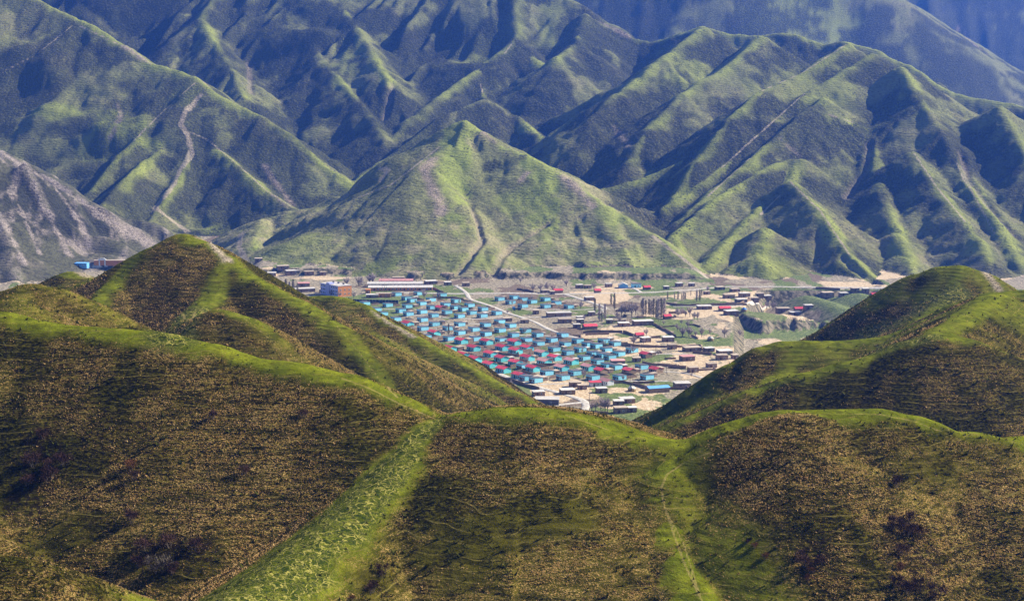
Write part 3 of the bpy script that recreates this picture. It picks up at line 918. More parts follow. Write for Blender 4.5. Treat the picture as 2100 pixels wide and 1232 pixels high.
M_DOOR = paint('old_wood', (.09, .055, .035), .2)
M_LILAC = paint('lilac_white_wall', (.42, .46, .76), .08, dirty=.15)
M_ORANGE = paint('orange_wall', (.60, .25, .08), .12, dirty=.3)
M_NAVY = paint('navy_fence_sheet', (.03, .05, .09), .3, 1.5, (.15, .16, .2), .4)
M_SHEDB = paint('blue_sheet', (.16, .42, .80), .1, dirty=.2)
M_TARP = paint('blue_tarpaulin', (.05, .22, .55), .15)
M_HAY = paint('hay', (.25, .18, .08), .3, 2.0)
M_POLE = paint('grey_pole', (.14, .12, .11), .2)


def gravel():
    n = NT('pale_gravel')
    p = n.pos()
    a = n.noise(p, .5, 4, .6)
    c = n.mix(n.ramp(a, .35, .65), (.36, .33, .28), (.60, .56, .50))
    c = n.mix(n.ramp(n.noise(p, .12, 3), .55, .7, 0, .5), c, (.33, .27, .20))
    n.color(c)
    n.bump(a, .4, .1)
    return n.m


M_ROAD = gravel()
ZONES = {1: (740, 570, 5.8333), 2: (1050, 570, 5.8333), 3: (900, 680, 5.8333), 4: (1150, 680, 5.8333), 5: (1380, 540, 4.375),
         6: (480, 520, 5.8333), 7: (480, 530, 7.0), 8: (720, 555, 8.75), 9: (1180, 570, 8.75), 10: (1360, 570, 8.75), 11: (0, 300, 4.106)}


def Z(z, x, y):
    a, b, s = ZONES[z]
    return a + x / s, b + y / s


def metre(p):
    """metres that one photo pixel spans at a place"""
    return p.y / FPX


ORD = ['', 'second', 'third', 'fourth', 'fifth', 'sixth', 'seventh', 'eighth', 'ninth', 'tenth', 'eleventh', 'twelfth', 'thirteenth', 'fourteenth',
       'fifteenth', 'sixteenth', 'seventeenth', 'eighteenth', 'nineteenth', 'twentieth', 'twenty-first', 'twenty-second', 'twenty-third', 'twenty-fourth']


def ordinal(i, n):
    if n == 1: return 'the only one'
    if i == 0: return 'leftmost'
    if i == n - 1: return 'rightmost'
    return ORD[i] + ' from left'


# ------------------------------------------------------------------ roads
def ribbon(name, pix, width, dmin=VILLAGE, lift=.18, mat=None):
    P = np.array(pix, float)
    W3 = hits(P[:, 0], P[:, 1], dmin)[:, :2]
    pts = []
    for a, b in zip(W3[:-1], W3[1:]):
        n = max(1, int(np.hypot(*(b - a)) / 5))
        pts += [a + (b - a) * i / n for i in range(n)]
    pts.append(W3[-1])
    P = np.array(pts)
    for _ in range(6):
        P[1:-1] = (P[:-2] + 2 * P[1:-1] + P[2:]) / 4
    T = np.gradient(P, axis=0)
    T /= np.maximum(np.hypot(T[:, 0], T[:, 1]), 1e-6)[:, None]
    N = np.stack([-T[:, 1], T[:, 0]], 1)
    s = np.arange(len(P)) * 5.0
    w = width / 2 * (1 + .25 * (vnoise(s / 14, s * 0, len(P)) - .5))
    rows = []
    for k, lf in ((-1.0, -.25), (-.93, 1), (-.4, 1.15), (0, 1.3), (.4, 1.15), (.93, 1), (1.0, -.25)):
        q = P + N * (w * k)[:, None]
        rows.append(np.c_[q, ground_z(q[:, 0], q[:, 1]) + lift * lf])
    m = len(rows)
    V = np.stack(rows, 1).reshape(-1, 3)
    F = [(i * m + j, (i + 1) * m + j, (i + 1) * m + j + 1, i * m + j + 1) for i in range(len(P) - 1) for j in range(m - 1)]
    F = [f[::-1] for f in F]
    me = mesh(None, name, V, F, mat or M_ROAD, True)
    o = bpy.data.objects.new(name, me)
    COL.objects.link(o)
    o['kind'] = 'structure'
    return o


ribbon('valley_road', [(800, 600), (860, 601), (911, 602), (1000, 602), (1100, 602), (1170, 603), (1290, 601), (1360, 598), (1410, 595), (1476, 588), (1560, 588), (1638, 589), (1750, 590), (1855, 591)], 5.0)
ribbon('village_road', [(934, 585), (958, 602), (962, 614), (1000, 625), (1050, 645), (1100, 661), (1130, 678), (1146, 683), (1190, 694)], 3.8)
ribbon('village_road', [(1156, 603), (1190, 613), (1221, 623), (1247, 632), (1230, 640), (1222, 646)], 3.8)
ribbon('village_road', [Z(3, 150, 270), Z(3, 380, 382), Z(3, 640, 472), Z(3, 900, 575), Z(3, 1200, 675), Z(3, 1500, 745), Z(3, 1800, 832), Z(3, 1740, 930), Z(3, 1680, 1020), Z(3, 1640, 1080)], 4.4)
ribbon('village_road', [Z(3, 1300, 888), Z(3, 1550, 865), Z(3, 1780, 835)], 3.6)
ribbon('village_road', [(545, 577), (570, 590), (600, 604), (640, 612)], 6.0)
ribbon('village_road', [Z(9, 950, 150), Z(9, 1090, 200), Z(9, 1180, 262)], 3.5)
ribbon('village_road', [Z(11, 780, 1006), Z(11, 960, 1008)], 5.0)
for a in [[(1, 350, 552), (1, 900, 560), (1, 1400, 545), (1, 1700, 560)], [(2, 0, 375), (2, 500, 380), (2, 1000, 372), (2, 1160, 365)], [(2, 100, 470), (2, 500, 472), (2, 760, 462)],
          [(4, 720, 592), (4, 1000, 598), (4, 1290, 590)], [(4, 1110, 268), (4, 1510, 268)], [(4, 1240, 478), (4, 1500, 482), (4, 1690, 552)], [(5, 0, 388), (5, 300, 384), (5, 620, 386), (5, 850, 388)],
          [(1, 400, 410), (1, 900, 470), (1, 1400, 500), (1, 1700, 460)], [(1, 900, 610), (1, 1250, 620), (1, 1800, 628)], [(3, 1180, 632), (3, 1550, 622)], [(3, 430, 378), (3, 900, 372), (3, 1300, 360)],
          [(2, 720, 735), (2, 1400, 745)], [(2, 0, 680), (2, 500, 690), (2, 850, 725)], [(1, 130, 370), (1, 600, 380), (1, 1000, 375)]]:
    ribbon('village_lane', [Z(*q) for q in a], 2.6, lift=.15)

# ------------------------------------------------------------------ houses
HROT = math.radians(38)


def windows(root, x, ys, z, w, h, key, side=-1, door=()):
    """windows and doors on a long wall at x; side -1 looks left"""
    for y in ys:
        f = part('window', box(('wf', w, h, side), 'window', (-.05, .05, -w / 2, w / 2, -h / 2, h / 2), M_FRAME), root, (x + side * .02, y, z))
        part('pane', box(('wp', w, h, side), 'pane', (-.035, .035, -w * .36, w * .36, -h * .38, h * .38), M_PANE), f, (side * .03, 0, 0))
    for y in door:
        part('door', box(('dr', side), 'door', (-.05, .05, -.5, .5, 0, 2.1), M_DOOR), root, (x + side * .03, y, .02))


def lean_house(loc, rot, L, Wd, wall, name='village_house'):
    """house with one roof plane, high over the windows and falling to the right"""
    r = empty(name, loc, rot)
    hl, hr = 3.3, 2.9
    w = Wd / 2
    part('wall', prism(('lw', L, Wd, wall.name), 'wall', [(-w, -1.2), (w, -1.2), (w, hr), (-w, hl)], -L / 2, L / 2, wall), r)
    sl = (hr - hl) / Wd
    e = .35
    a, b = hl + .02 - sl * e * -1 * -1, hr + .02 + sl * e
    a = hl + .02 - sl * e
    part('roof', prism(('lr', L, Wd), 'roof', [(-w - e, a), (w + e, b), (w + e, b + .16), (-w - e, a + .16)], -L / 2 - e * .5, L / 2 + e * .5, M_GREY), r)
    part('plinth', prism(('lp', L, Wd), 'plinth', [(-w - .05, -1.2), (w + .05, -1.2), (w + .05, .35), (-w - .05, .35)], -L / 2 - .05, L / 2 + .05, M_MUD), r)
    windows(r, -w, [-L * .32, -L * .04, L * .36], 1.6, 1.3, 1.45, 'l', -1, [L * .17])
    return r


def gable_house(loc, rot, L, Wd, wall, roofm, name='village_house', hw=2.65, rise=1.05, win=True):
    r = empty(name, loc, rot)
    w = Wd / 2
    part('wall', prism(('gw', L, Wd, wall.name, hw, rise), 'wall', [(-w, -1.2), (w, -1.2), (w, hw), (0, hw + rise), (-w, hw)], -L / 2, L / 2, wall), r)
    e = .4
    s = rise / w
    t = .14
    part('roof', prism(('gr', L, Wd, roofm.name, hw, rise), 'roof', [(-w - e, hw - s * e + .03), (0, hw + rise + .03), (w + e, hw - s * e + .03), (w + e, hw - s * e + .03 + t), (0, hw + rise + .03 + t), (-w - e, hw - s * e + .03 + t)], -L / 2 - e, L / 2 + e, roofm), r)
    if win:
        windows(r, -w, [-L * .36, -L * .12, L * .36], 1.45, 1.3, 1.3, 'g', -1, [L * .12])
    return r


def flat_house(loc, rot, L, Wd, H, wall, roofm, name='mud_house', door=True):
    """box of mud brick: L along x faces the viewer, Wd deep"""
    r = empty(name, loc, rot)
    L, Wd, H = round(L * 2) / 2, round(Wd * 2) / 2, round(H * 4) / 4
    x, y = L / 2, Wd / 2
    v = [(-x, -y, -1.5), (x, -y, -1.5), (x, y, -1.5), (-x, y, -1.5), (-x, -y, H), (x, -y, H * .97), (x, y, H * 1.06), (-x, y, H * 1.04)]
    part('wall', mesh(('fw', L, Wd, H, wall.name), 'wall', v, BOXF, wall), r)
    e = .25
    v = [(-x - e, -y - e, H - .03), (x + e, -y - e, H * .97 - .03), (x + e, y + e, H * 1.06 + .03), (-x - e, y + e, H * 1.04 + .03)]
    v = [(a, b, c + .04) for a, b, c in v] + [(a, b, c + .26) for a, b, c in v]
    part('roof', mesh(('fr', L, Wd, H, roofm.name), 'roof', v, BOXF, roofm), r)
    if door:
        part('door', box('fdoor', 'door', (-.5, .5, -.05, .05, 0, 1.9), M_DOOR), r, (-x * .35, -y - .03, .02))
        f = part('window', box('fwin', 'window', (-.5, .5, -.05, .05, -.45, .45), M_FRAME), r, (x * .35, -y - .02, 1.4))
        part('pane', box('fpane', 'pane', (-.36, .36, -.035, .035, -.33, .33), M_PANE), f, (0, -.03, 0))
    return r


# blue estate: b lean-to roof, r red gable roof, p faded gable roof, d red roof with dark end, a small annex joined left of a house
EST = [
    (1, 430, 222, 'b'), (1, 690, 212, 'b'), (1, 970, 230, 'b'), (1, 545, 272, 'b'), (1, 610, 296, 'b'), (1, 50, 334, 'b'), (1, 322, 352, 'b'), (1, 555, 367, 'b'), (1, 725, 332, 'b'),
    (1, 838, 288, 'b'), (1, 185, 407, 'b'), (1, 478, 418, 'b'), (1, 262, 457, 'b'), (1, 568, 458, 'b'), (1, 732, 432, 'b'), (1, 868, 476, 'b'), (1, 418, 522, 'b'), (1, 738, 528, 'b'),
    (1, 878, 580, 'b'), (1, 742, 634, 'b'), (1, 1045, 632, 'b'), (1, 1182, 584, 'b'), (1, 1030, 437, 'b'), (1, 1012, 347, 'b'), (1, 1135, 302, 'b'), (1, 1300, 354, 'b'), (1, 1130, 382, 'b'),
    (1, 1225, 403, 'b'), (1, 1325, 443, 'b'), (1, 1460, 400, 'b'), (1, 1452, 480, 'b'), (1, 1180, 484, 'b'), (1, 1625, 447, 'b'), (1, 1490, 590, 'b'), (1, 1660, 552, 'b'), (1, 1792, 598, 'b'),
    (1, 1352, 645, 'b'), (1, 1182, 684, 'b'), (1, 1665, 655, 'b'), (1, 1497, 698, 'b'), (1, 1825, 712, 'b'), (1, 1055, 755, 'b'), (1, 1365, 758, 'b'), (1, 1675, 774, 'b'),
    (1, 1660, 278, 'b'), (1, 1835, 258, 'b'), (1, 1790, 318, 'b'), (1, 845, 380, 'b'), (1, 470, 604, 'b'), (1, 775, 735, 'b'),
    (2, 130, 282, 'b'), (2, 130, 362, 'b'), (2, 400, 282, 'b'), (2, 530, 325, 'b'), (2, 680, 372, 'b'), (2, 400, 366, 'b'), (2, 240, 310, 'b'), (2, 160, 660, 'b'), (2, 305, 710, 'b'), (2, 605, 714, 'b'), (2, 475, 772, 'b'),
    (2, 172, 770, 'b'), (2, 785, 782, 'b'), (2, 1098, 784, 'b'), (2, 318, 814, 'b'), (2, 635, 822, 'b'), (2, 1230, 818, 'b'), (2, 905, 828, 'b'), (2, 1008, 844, 'b'), (2, 505, 884, 'b'), (2, 815, 888, 'b'), (2, 1125, 892, 'b'),
    (2, 1435, 896, 'b'), (2, 668, 924, 'b'), (2, 968, 938, 'b'), (2, 1280, 938, 'b'), (2, 860, 990, 'b'), (2, 1085, 960, 'b'), (2, 1170, 980, 'b'), (2, 1022, 1034, 'b'), (2, 1140, 1082, 'b'), (2, 1240, 1100, 'b'),
    (2, 1550, 1098, 'b'), (2, 415, 1168, 'b'), (2, 750, 1168, 'b'), (2, 610, 1224, 'b'), (2, 968, 1224, 'b'), (2, 1285, 1224, 'b'), (2, 1615, 1218, 'b'), (3, 1160, 614, 'b'), (3, 1045, 590, 'b'),
    (2, 1600, 955, 'd'), (2, 1060, 1150, 'd'), (2, 1400, 1150, 'd'), (2, 1720, 1138, 'd'), (1, 950, 392, 'd'),
    (1, 560, 580, 'r'), (1, 875, 690, 'r'), (1, 1060, 880, 'r'), (1, 1200, 785, 'r'), (1, 1350, 872, 'r'), (1, 1500, 795, 'r'), (1, 1690, 866, 'r'), (1, 1835, 802, 'r'), (1, 1985, 872, 'r'), (1, 1215, 958, 'r'), (1, 1360, 1008, 'r'),
    (1, 1550, 945, 'r'), (1, 1680, 998, 'r'), (1, 1850, 905, 'r'), (1, 1990, 990, 'r'), (1, 1540, 1072, 'r'), (1, 1705, 1132, 'r'), (1, 1850, 1050, 'r'), (2, 250, 1118, 'r'),
    (2, 350, 932, 'p'), (2, 508, 988, 'r'), (2, 385, 1038, 'p'), (2, 708, 1032, 'p'), (2, 590, 1110, 'p'), (2, 910, 1104, 'p'), (3, 960, 562, 'r'), (2, 130, 1092, 'b'),
]
houses = []
for z, zx, zy, t in EST:
    px, py = Z(z, zx, zy)
    p = hit(px, py - 1.2, VILLAGE)
    houses.append([px, py, t, p])
# rows of the estate, counted from the front
for h in houses:
    h.append(h[1] - .035 * (h[0] - 1000))
houses.sort(key=lambda h: -h[4])
rows, cur = [], [houses[0]]
for h in houses[1:]:
    if cur[0][4] - h[4] > 7.5 or any(abs(h[0] - c[0]) < 16 for c in cur):
        rows.append(cur)
        cur = [h]
    else:
        cur.append(h)
rows.append(cur)
STYLE = {'b': 'sky blue house', 'r': 'turquoise red-gabled house', 'p': 'turquoise pink-gabled house', 'd': 'brown red-roofed house'}
NTH = ['first'] + ORD[1:] + ['twenty-fifth', 'twenty-sixth', 'twenty-seventh', 'twenty-eighth', 'twenty-ninth', 'thirtieth', 'thirty-first', 'thirty-second', 'thirty-third', 'thirty-fourth', 'thirty-fifth', 'thirty-sixth', 'thirty-seventh', 'thirty-eighth', 'thirty-ninth', 'fortieth']
GR = {'b': 'sky blue lean-to houses of the estate', 'r': 'red gabled turquoise houses', 'p': 'turquoise houses with faded roofs', 'd': 'red-roofed brown houses of the estate'}
HOUSE_AT = []
rng = random.Random(3)
for ri, row in enumerate(rows):
    row.sort(key=lambda h: h[0])
    for ci, (px, py, t, p, _) in enumerate(row):
        rot = HROT + rng.uniform(-.04, .04)
        if t == 'b':
            r = lean_house(p, rot, 5.6, 6.2, M_BLUE)
        elif t == 'd':
            r = gable_house(p, rot, 6.4, 5.8, M_MUD, M_RED)
        else:
            r = gable_house(p, rot, 8.0, 5.8, M_TEAL, M_RED if t == 'r' else M_PINK)
        where = ordinal(ci, len(row)) if len(row) > 1 else 'alone'
        lab = f'{STYLE[t]}, {where} in the {NTH[ri]} estate row from the front'
        tag(r, lab, 'house', GR[t])
        HOUSE_AT.append((p, f'{where} house in the {NTH[ri]} estate row', t))


def place(z, zx, zy, dmin=VILLAGE):
    px, py = Z(z, zx, zy)
    return hit(px, py, dmin), px, py


# mud-brick houses, in clusters: zone, x of the middle, y of the foot, width (all in that zone's pixels), roof, shape
CLUSTERS = [
    ('on the bank left of the school', 'flat', [(7, 350, 45, 120, 'k'), (7, 350, 235, 150, 'k'), (7, 540, 240, 140, 'w'), (7, 700, 150, 190, 'k'), (7, 840, 215, 220, 'w'), (7, 1075, 225, 150, 'k'), (7, 1275, 235, 100, 'k')]),
    ('below the bank left of the school', 'flat', [(7, 1000, 400, 180, 'p'), (7, 1010, 480, 330, 'w'), (7, 1280, 490, 120, 'k'), (7, 640, 400, 150, 'k')]),
    ('behind the long barracks, below the grassy hill', 'flat', [(8, 850, 170, 230, 'k'), (8, 1430, 245, 240, 'w'), (8, 1735, 262, 140, 'w'), (8, 2060, 280, 140, 'k')]),
    ('along the far side of the valley road', 'flat', [(2, 805, 125, 90, 'w'), (2, 905, 125, 90, 'k'), (2, 550, 180, 120, 'r'), (2, 1022, 182, 80, 'r'), (2, 1155, 112, 85, 'w'), (2, 1612, 142, 95, 'r'), (2, 1845, 138, 70, 'w'), (2, 1995, 104, 90, 'k'), (10, 290, 155, 130, 'w'), (10, 510, 150, 120, 'w'), (2, 400, 182, 120, 'k')]),
    ('between the two diagonal village roads', 'flat', [(2, 285, 435, 80, 'k'), (2, 560, 462, 330, 'w'), (2, 925, 272, 120, 'w'), (2, 630, 538, 170, 'k'), (2, 815, 505, 100, 'w'), (2, 815, 545, 90, 'w'), (2, 950, 455, 90, 'w'), (1, 1750, 520, 120, 'k'), (1, 1960, 540, 100, 'k'), (2, 480, 200, 60, 'k')]),
    ('around the grove of bare poplars', 'flat', [(2, 930, 610, 180, 'r'), (2, 775, 600, 90, 'w'), (2, 1335, 578, 145, 'w'), (2, 1565, 562, 270, 'w'), (2, 1855, 492, 95, 'r'), (2, 1165, 545, 80, 'w')]),
    ('in the fields right of the estate', 'flat', [(2, 1525, 716, 110, 'r'), (2, 1595, 766, 130, 'w'), (2, 1865, 760, 150, 'w'), (4, 1565, 232, 220, 'k'), (4, 1770, 240, 130, 'w'), (4, 1955, 272, 190, 'w'), (4, 1925, 335, 150, 'k'), (4, 1510, 345, 180, 'p'), (4, 1800, 430, 130, 'k'), (4, 1580, 486, 130, 'k'), (4, 1330, 210, 110, 'k'), (4, 2080, 330, 80, 'k')]),
    ('at the near edge of the village', 'flat', [(4, 680, 400, 180, 'p'), (4, 690, 880, 140, 'w'), (4, 790, 850, 200, 'w'), (4, 710, 972, 170, 'k'), (4, 850, 962, 110, 'w'), (4, 485, 732, 140, 'w'), (4, 170, 660, 150, 'k'), (4, 255, 690, 120, 'k'), (3, 1535, 745, 185, 'w'), (3, 1190, 768, 160, 'w'), (4, 1450, 668, 210, 'w'), (4, 905, 360, 110, 'k')]),
    ('in the hamlet above the ravine', 'flat', [(5, 555, 258, 90, 'k'), (5, 500, 315, 105, 'k'), (5, 610, 352, 105, 'w'), (5, 640, 302, 105, 'w'), (5, 762, 298, 100, 'k'), (5, 722, 338, 90, 'k'), (5, 842, 318, 80, 'w'), (5, 305, 282, 60, 'k'), (5, 420, 240, 90, 'k')]),
    ('on the tongue of land below the hamlet', 'flat', [(5, 462, 428, 110, 'r'), (5, 522, 462, 130, 'w'), (5, 280, 412, 140, 'w'), (5, 985, 436, 130, 'k'), (5, 1125, 432, 80, 'r'), (5, 1095, 466, 110, 'w'), (5, 1215, 410, 90, 'w')]),
    ('on the green slope across the ravine', 'flat', [(5, 1385, 290, 115, 'k'), (5, 1530, 294, 85, 'w'), (5, 1632, 256, 75, 'k'), (5, 1728, 262, 65, 'w'), (5, 1815, 300, 80, 'r'), (5, 1970, 308, 40, 'r')]),
]
ROOFS = {'w': (M_PALE, 'pale-roofed'), 'k': (M_MUDR, 'earth-roofed'), 'r': (M_RED, 'red-roofed'), 'p': (M_PINK, 'pink-roofed')}
for where, _, items in CLUSTERS:
    got = [(*place(z, zx, zy - 4), z, w, rf) for z, zx, zy, w, rf in items]
    got.sort(key=lambda g: g[1])
    for i, (p, px, py, z, w, rf) in enumerate(got):
        wm = max(3.0, w / ZONES[z][2] * metre(p) * .9)
        dm = min(6.5, max(3.5, wm * .7))
        m, rn = ROOFS[rf]
        rot = math.radians(rng.uniform(6, 22))
        if rf == 'r':
            r = gable_house((p.x, p.y, p.z), rot + math.pi / 2, round(wm * 2) / 2, dm // .5 * .5, M_MUD, m, 'mud_house', 2.3, 1.2, False)
        else:
            r = flat_house(p, rot, wm, dm, rng.choice([2.5, 2.75, 3.0]), M_MUD, m)
        tag(r, f'{rn} mud house, {ordinal(i, len(got))} of those {where}', 'house', 'mud houses ' + where)

# a few buildings of their own
p, _, _ = place(9, 855, 172)
r = gable_house(p, math.radians(4), 8, 7.5, M_SHEDB, M_PALE, 'village_house', 2.7, 1.6)
tag(r, 'bright blue gabled house beside the far valley road', 'house')
p, _, _ = place(9, 1090, 168)
r = flat_house(p, math.radians(6), 8.0, 5.5, 3.2, M_BLUE, M_GREY, 'village_house')
tag(r, 'sky blue flat-roofed house at top of the track off the valley road', 'house')
p, _, _ = place(3, 1870, 650)
r = flat_house(p, math.radians(10), 6.5, 5, 2.6, M_WHITE, M_RED, 'village_house')
tag(r, 'white house with red flat roof at the front of the estate', 'house')
p, _, _ = place(3, 2005, 632)
r = gable_house(p, HROT, 7.5, 5.0, M_WHITE, M_PINK, 'village_house')
tag(r, 'white house with pinkish gable roof at the front of the estate', 'house')
p, _, _ = place(4, 1155, 715)
r = gable_house(p, math.radians(-72), 12.5, 6.5, M_MUD, M_SHEDB, 'barn', 2.6, .8, False)
tag(r, 'brown barn with a sky blue sheet roof near the right hill', 'barn')
p, _, _ = place(3, 1295, 860)
r = flat_house(p, math.radians(-4), 13, 7.5, 3.0, M_GREY, M_PALE, 'barn')
tag(r, 'long grey barn with white flat roof below the front road', 'barn')
p, _, _ = place(11, 690, 1012)
r = flat_house(p, math.radians(-8), 12, 6, 3.2, M_SHEDB, M_SHEDB, 'shed')
tag(r, 'blue sheet metal shed below the rocky hill', 'shed')
p, _, _ = place(11, 930, 992)
r = flat_house(p, math.radians(2), 30, 5, 3.5, M_ORANGE, M_MUDR, 'shed', False)
tag(r, 'long rust-coloured wall shed right of the blue shed', 'shed')
p, _, _ = place(11, 862, 1000)
r = empty('gateway', p)
for s in (-1, 1):
    part('post', box('gpost', 'post', (-.6, .6, -.6, .6, -1, 5.0), M_WHITE), r, (s * 2.6, 0, 0))
part('arch', prism('garch', 'arch', [(-3.6, 4.8), (3.6, 4.8), (3.6, 5.6), (1.8, 6.6), (-1.8, 6.6), (-3.6, 5.6)], -.62, .62, M_WHITE), r)
tag(r, 'pale gateway arch beside the blue shed', 'gateway')

# the school: lilac front with two rows of windows, orange end
p, px, py = place(7, 1590, 545)
r = empty('school', p, math.radians(38))
Lh, Wh, Hh = 28.0, 13.0, 9.0
# local x runs right along the end wall, y away along the front
part('wall', box('sc_w', 'wall', (-Wh / 2, Wh / 2, 0, Lh, -1.5, Hh), M_LILAC), r)
part('end_wall', box('sc_e', 'end_wall', (-Wh / 2 - .06, Wh / 2 + .06, -.3, -.003, -1.5, Hh - .4), M_ORANGE), r)
part('stair_tower', box('sc_t', 'stair_tower', (-Wh / 2 - .8, -Wh / 2 + 4, Lh * .45, Lh * .62, -1.5, Hh + 1.6), M_LILAC), r)
rf = part('roof', box('sc_r', 'roof', (-Wh / 2 - .3, Wh / 2 + .3, -.4, Lh + .3, Hh + .01, Hh + .35), M_PALE), r)
for k in range(3):
    part('chimney', box('sc_c', 'chimney', (-.6, .6, -.6, .6, 0, 1.5), M_GREY), rf, (2.0, 5 + 8 * k, Hh + .35))
for row in range(3):
    for k in range(10):
        y = 1.8 + k * 2.7
        if Lh * .42 < y < Lh * .65:
            continue
        f = part('window', box('sc_win', 'window', (-.06, .06, -.75, .75, -.85, .85), M_FRAME), r, (-Wh / 2 - .03, y, 1.6 + row * 2.9))
        part('pane', box('sc_pane', 'pane', (-.04, .04, -.62, .62, -.72, .72), M_PANE), f, (-.04, 0, 0))
for row in range(2):
    for k in range(3):
        f = part('window', box('sc_win2', 'window', (-.6, .6, -.05, .05, -.7, .7), M_FRAME), r, (-4 + 4 * k, -.34, 2.2 + row * 3.4))
        part('pane', box('sc_pane2', 'pane', (-.48, .48, -.04, .04, -.58, .58), M_PANE), f, (0, -.03, 0))
tag(r, 'three storey lilac school with an orange end wall above the left hill', 'school')

for (zx, zy, w, wall, roofm, lab) in [(810, 232, 600, M_NAVY, M_PINK, 'backmost long barrack with pinkish roof and dark windows'),
                                      (790, 285, 980, M_NAVY, M_PALE, 'middle long barrack with white roof and dark front'),
                                      (890, 352, 1150, M_ORANGE, M_PALE, 'front long barrack with white roof and ochre wall')]:
    p, _, _ = place(8, zx, zy)
    L = w / 8.75 * metre(p)
    r = empty('barrack', p, math.radians(1.5))
    part('wall', box(None, 'wall', (-L / 2, L / 2, -3.5, 3.5, -1.2, 2.9), wall), r)
    v = [(-L / 2 - .5, -4.2, 2.75), (L / 2 + .5, -4.2, 2.75), (L / 2 + .5, 0, 4.3), (-L / 2 - .5, 0, 4.3), (L / 2 + .5, 4.2, 2.75), (-L / 2 - .5, 4.2, 2.75)]
    v = v + [(a, b, c + .2) for a, b, c in v]
    f = [(0, 3, 2, 1), (3, 5, 4, 2), (6, 7, 8, 9), (9, 8, 10, 11), (0, 1, 7, 6), (4, 5, 11, 10), (1, 2, 8, 7), (2, 4, 10, 8), (3, 0, 6, 9), (5, 3, 9, 11)]
    rf = part('roof', mesh(None, 'roof', v, f, roofm), r)
    n = int(L / 3.2)
    for k in range(n):
        x = -L / 2 + (k + .5) * L / n
        if k % 4 == 1:
            part('door', box('ba_door', 'door', (-.5, .5, -.05, .05, 0, 2.1), M_DOOR), r, (x, -3.53, .02))
        else:
            q = part('window', box('ba_win', 'window', (-.75, .75, -.05, .05, -.7, .7), M_FRAME), r, (x, -3.52, 1.6))
            part('pane', box('ba_pane', 'pane', (-.6, .6, -.04, .04, -.55, .55), M_PANE), q, (0, -.03, 0))
        if k % 3 == 0:
            part('chimney', box('ba_ch', 'chimney', (-.3, .3, -.3, .3, 0, 1.1), M_MUD), rf, (x, .6, 4.1))
    tag(r, lab, 'barrack', 'long barracks behind the estate')
for zx, zy, w, H, wall, roofm, lab, cat in [(580, 470, 260, 3.0, M_ORANGE, M_MUDR, 'low ochre outbuilding right of the school', 'outbuilding'), (380, 480, 220, 2.6, M_MUD, M_PALE, 'brown shed with white roof between the school and the navy fence', 'shed'),
                                            (305, 405, 90, 3.2, M_ORANGE, M_ORANGE, 'small bright orange hut behind the school', 'hut')]:
    p, _, _ = place(8, zx, zy)
    r = flat_house(p, math.radians(3), w / 8.75 * metre(p), 5, H, wall, roofm, cat)
    tag(r, lab, cat)

# navy sheet fence in front of the school yard: posts and panels
a, b = hit(*Z(8, 40, 575), VILLAGE), hit(*Z(8, 850, 590), VILLAGE)
n = 14
r = empty('sheet_fence', a, math.atan2(b.y - a.y, b.x - a.x))
L = math.hypot(b.x - a.x, b.y - a.y) / n
for k in range(n):
    part('panel', box('fpanel', 'panel', (.08, L - .08, -.04, .04, .1, 2.9), M_NAVY), r, (k * L, 0, 0))
for k in range(n + 1):
    part('post', box('fpost', 'post', (-.075, .075, -.09, .09, -1, 3.1), M_PALE), r, (k * L, 0, 0))
tag(r, 'long navy sheet metal fence below the school yard', 'fence')


# ------------------------------------------------------------------ mud walls
def mud_wall(pts, label, h=1.5, group=None, name='mud_wall'):
    """one uneven wall that follows the ground through the points"""
    P = []
    for a, b in zip(pts[:-1], pts[1:]):
        a, b = np.array(a[:2]), np.array(b[:2])
        n = max(1, int(np.hypot(*(b - a)) / 3))
        P += [a + (b - a) * i / n for i in range(n)]
    P.append(np.array(pts[-1][:2]))
    P = np.array(P)
    T = np.gradient(P, axis=0)
    T /= np.maximum(np.hypot(T[:, 0], T[:, 1]), 1e-6)[:, None]
    N = np.stack([-T[:, 1], T[:, 0]], 1) * .3
    g = ground_z(P[:, 0], P[:, 1])
    hh = h * (.75 + .5 * vnoise(np.arange(len(P)) * .7, np.zeros(len(P)), int(abs(P[0, 0])) % 50))
    V = []
    for i in range(len(P)):
        V += [(*(P[i] - N[i]), g[i] - .8), (*(P[i] + N[i]), g[i] - .8), (*(P[i] + N[i] * .7), g[i] + hh[i]), (*(P[i] - N[i] * .7), g[i] + hh[i])]
    F = [(0, 1, 2, 3)]
    for i in range(len(P) - 1):
        o = 4 * i
        for a, b in ((0, 1), (1, 2), (2, 3), (3, 0)):
            F.append((o + a, o + 4 + a, o + 4 + b, o + b))
    o = 4 * (len(P) - 1)
    F.append((o + 3, o + 2, o + 1, o))
    base = Vector((P[0, 0], P[0, 1], g[0]))
    ob = bpy.data.objects.new(name, mesh(None, name, np.array(V) - np.array(base[:]), F, M_MUD))
    ob.location = base
    COL.objects.link(ob)
    return tag(ob, label, 'wall', group, 'thing')


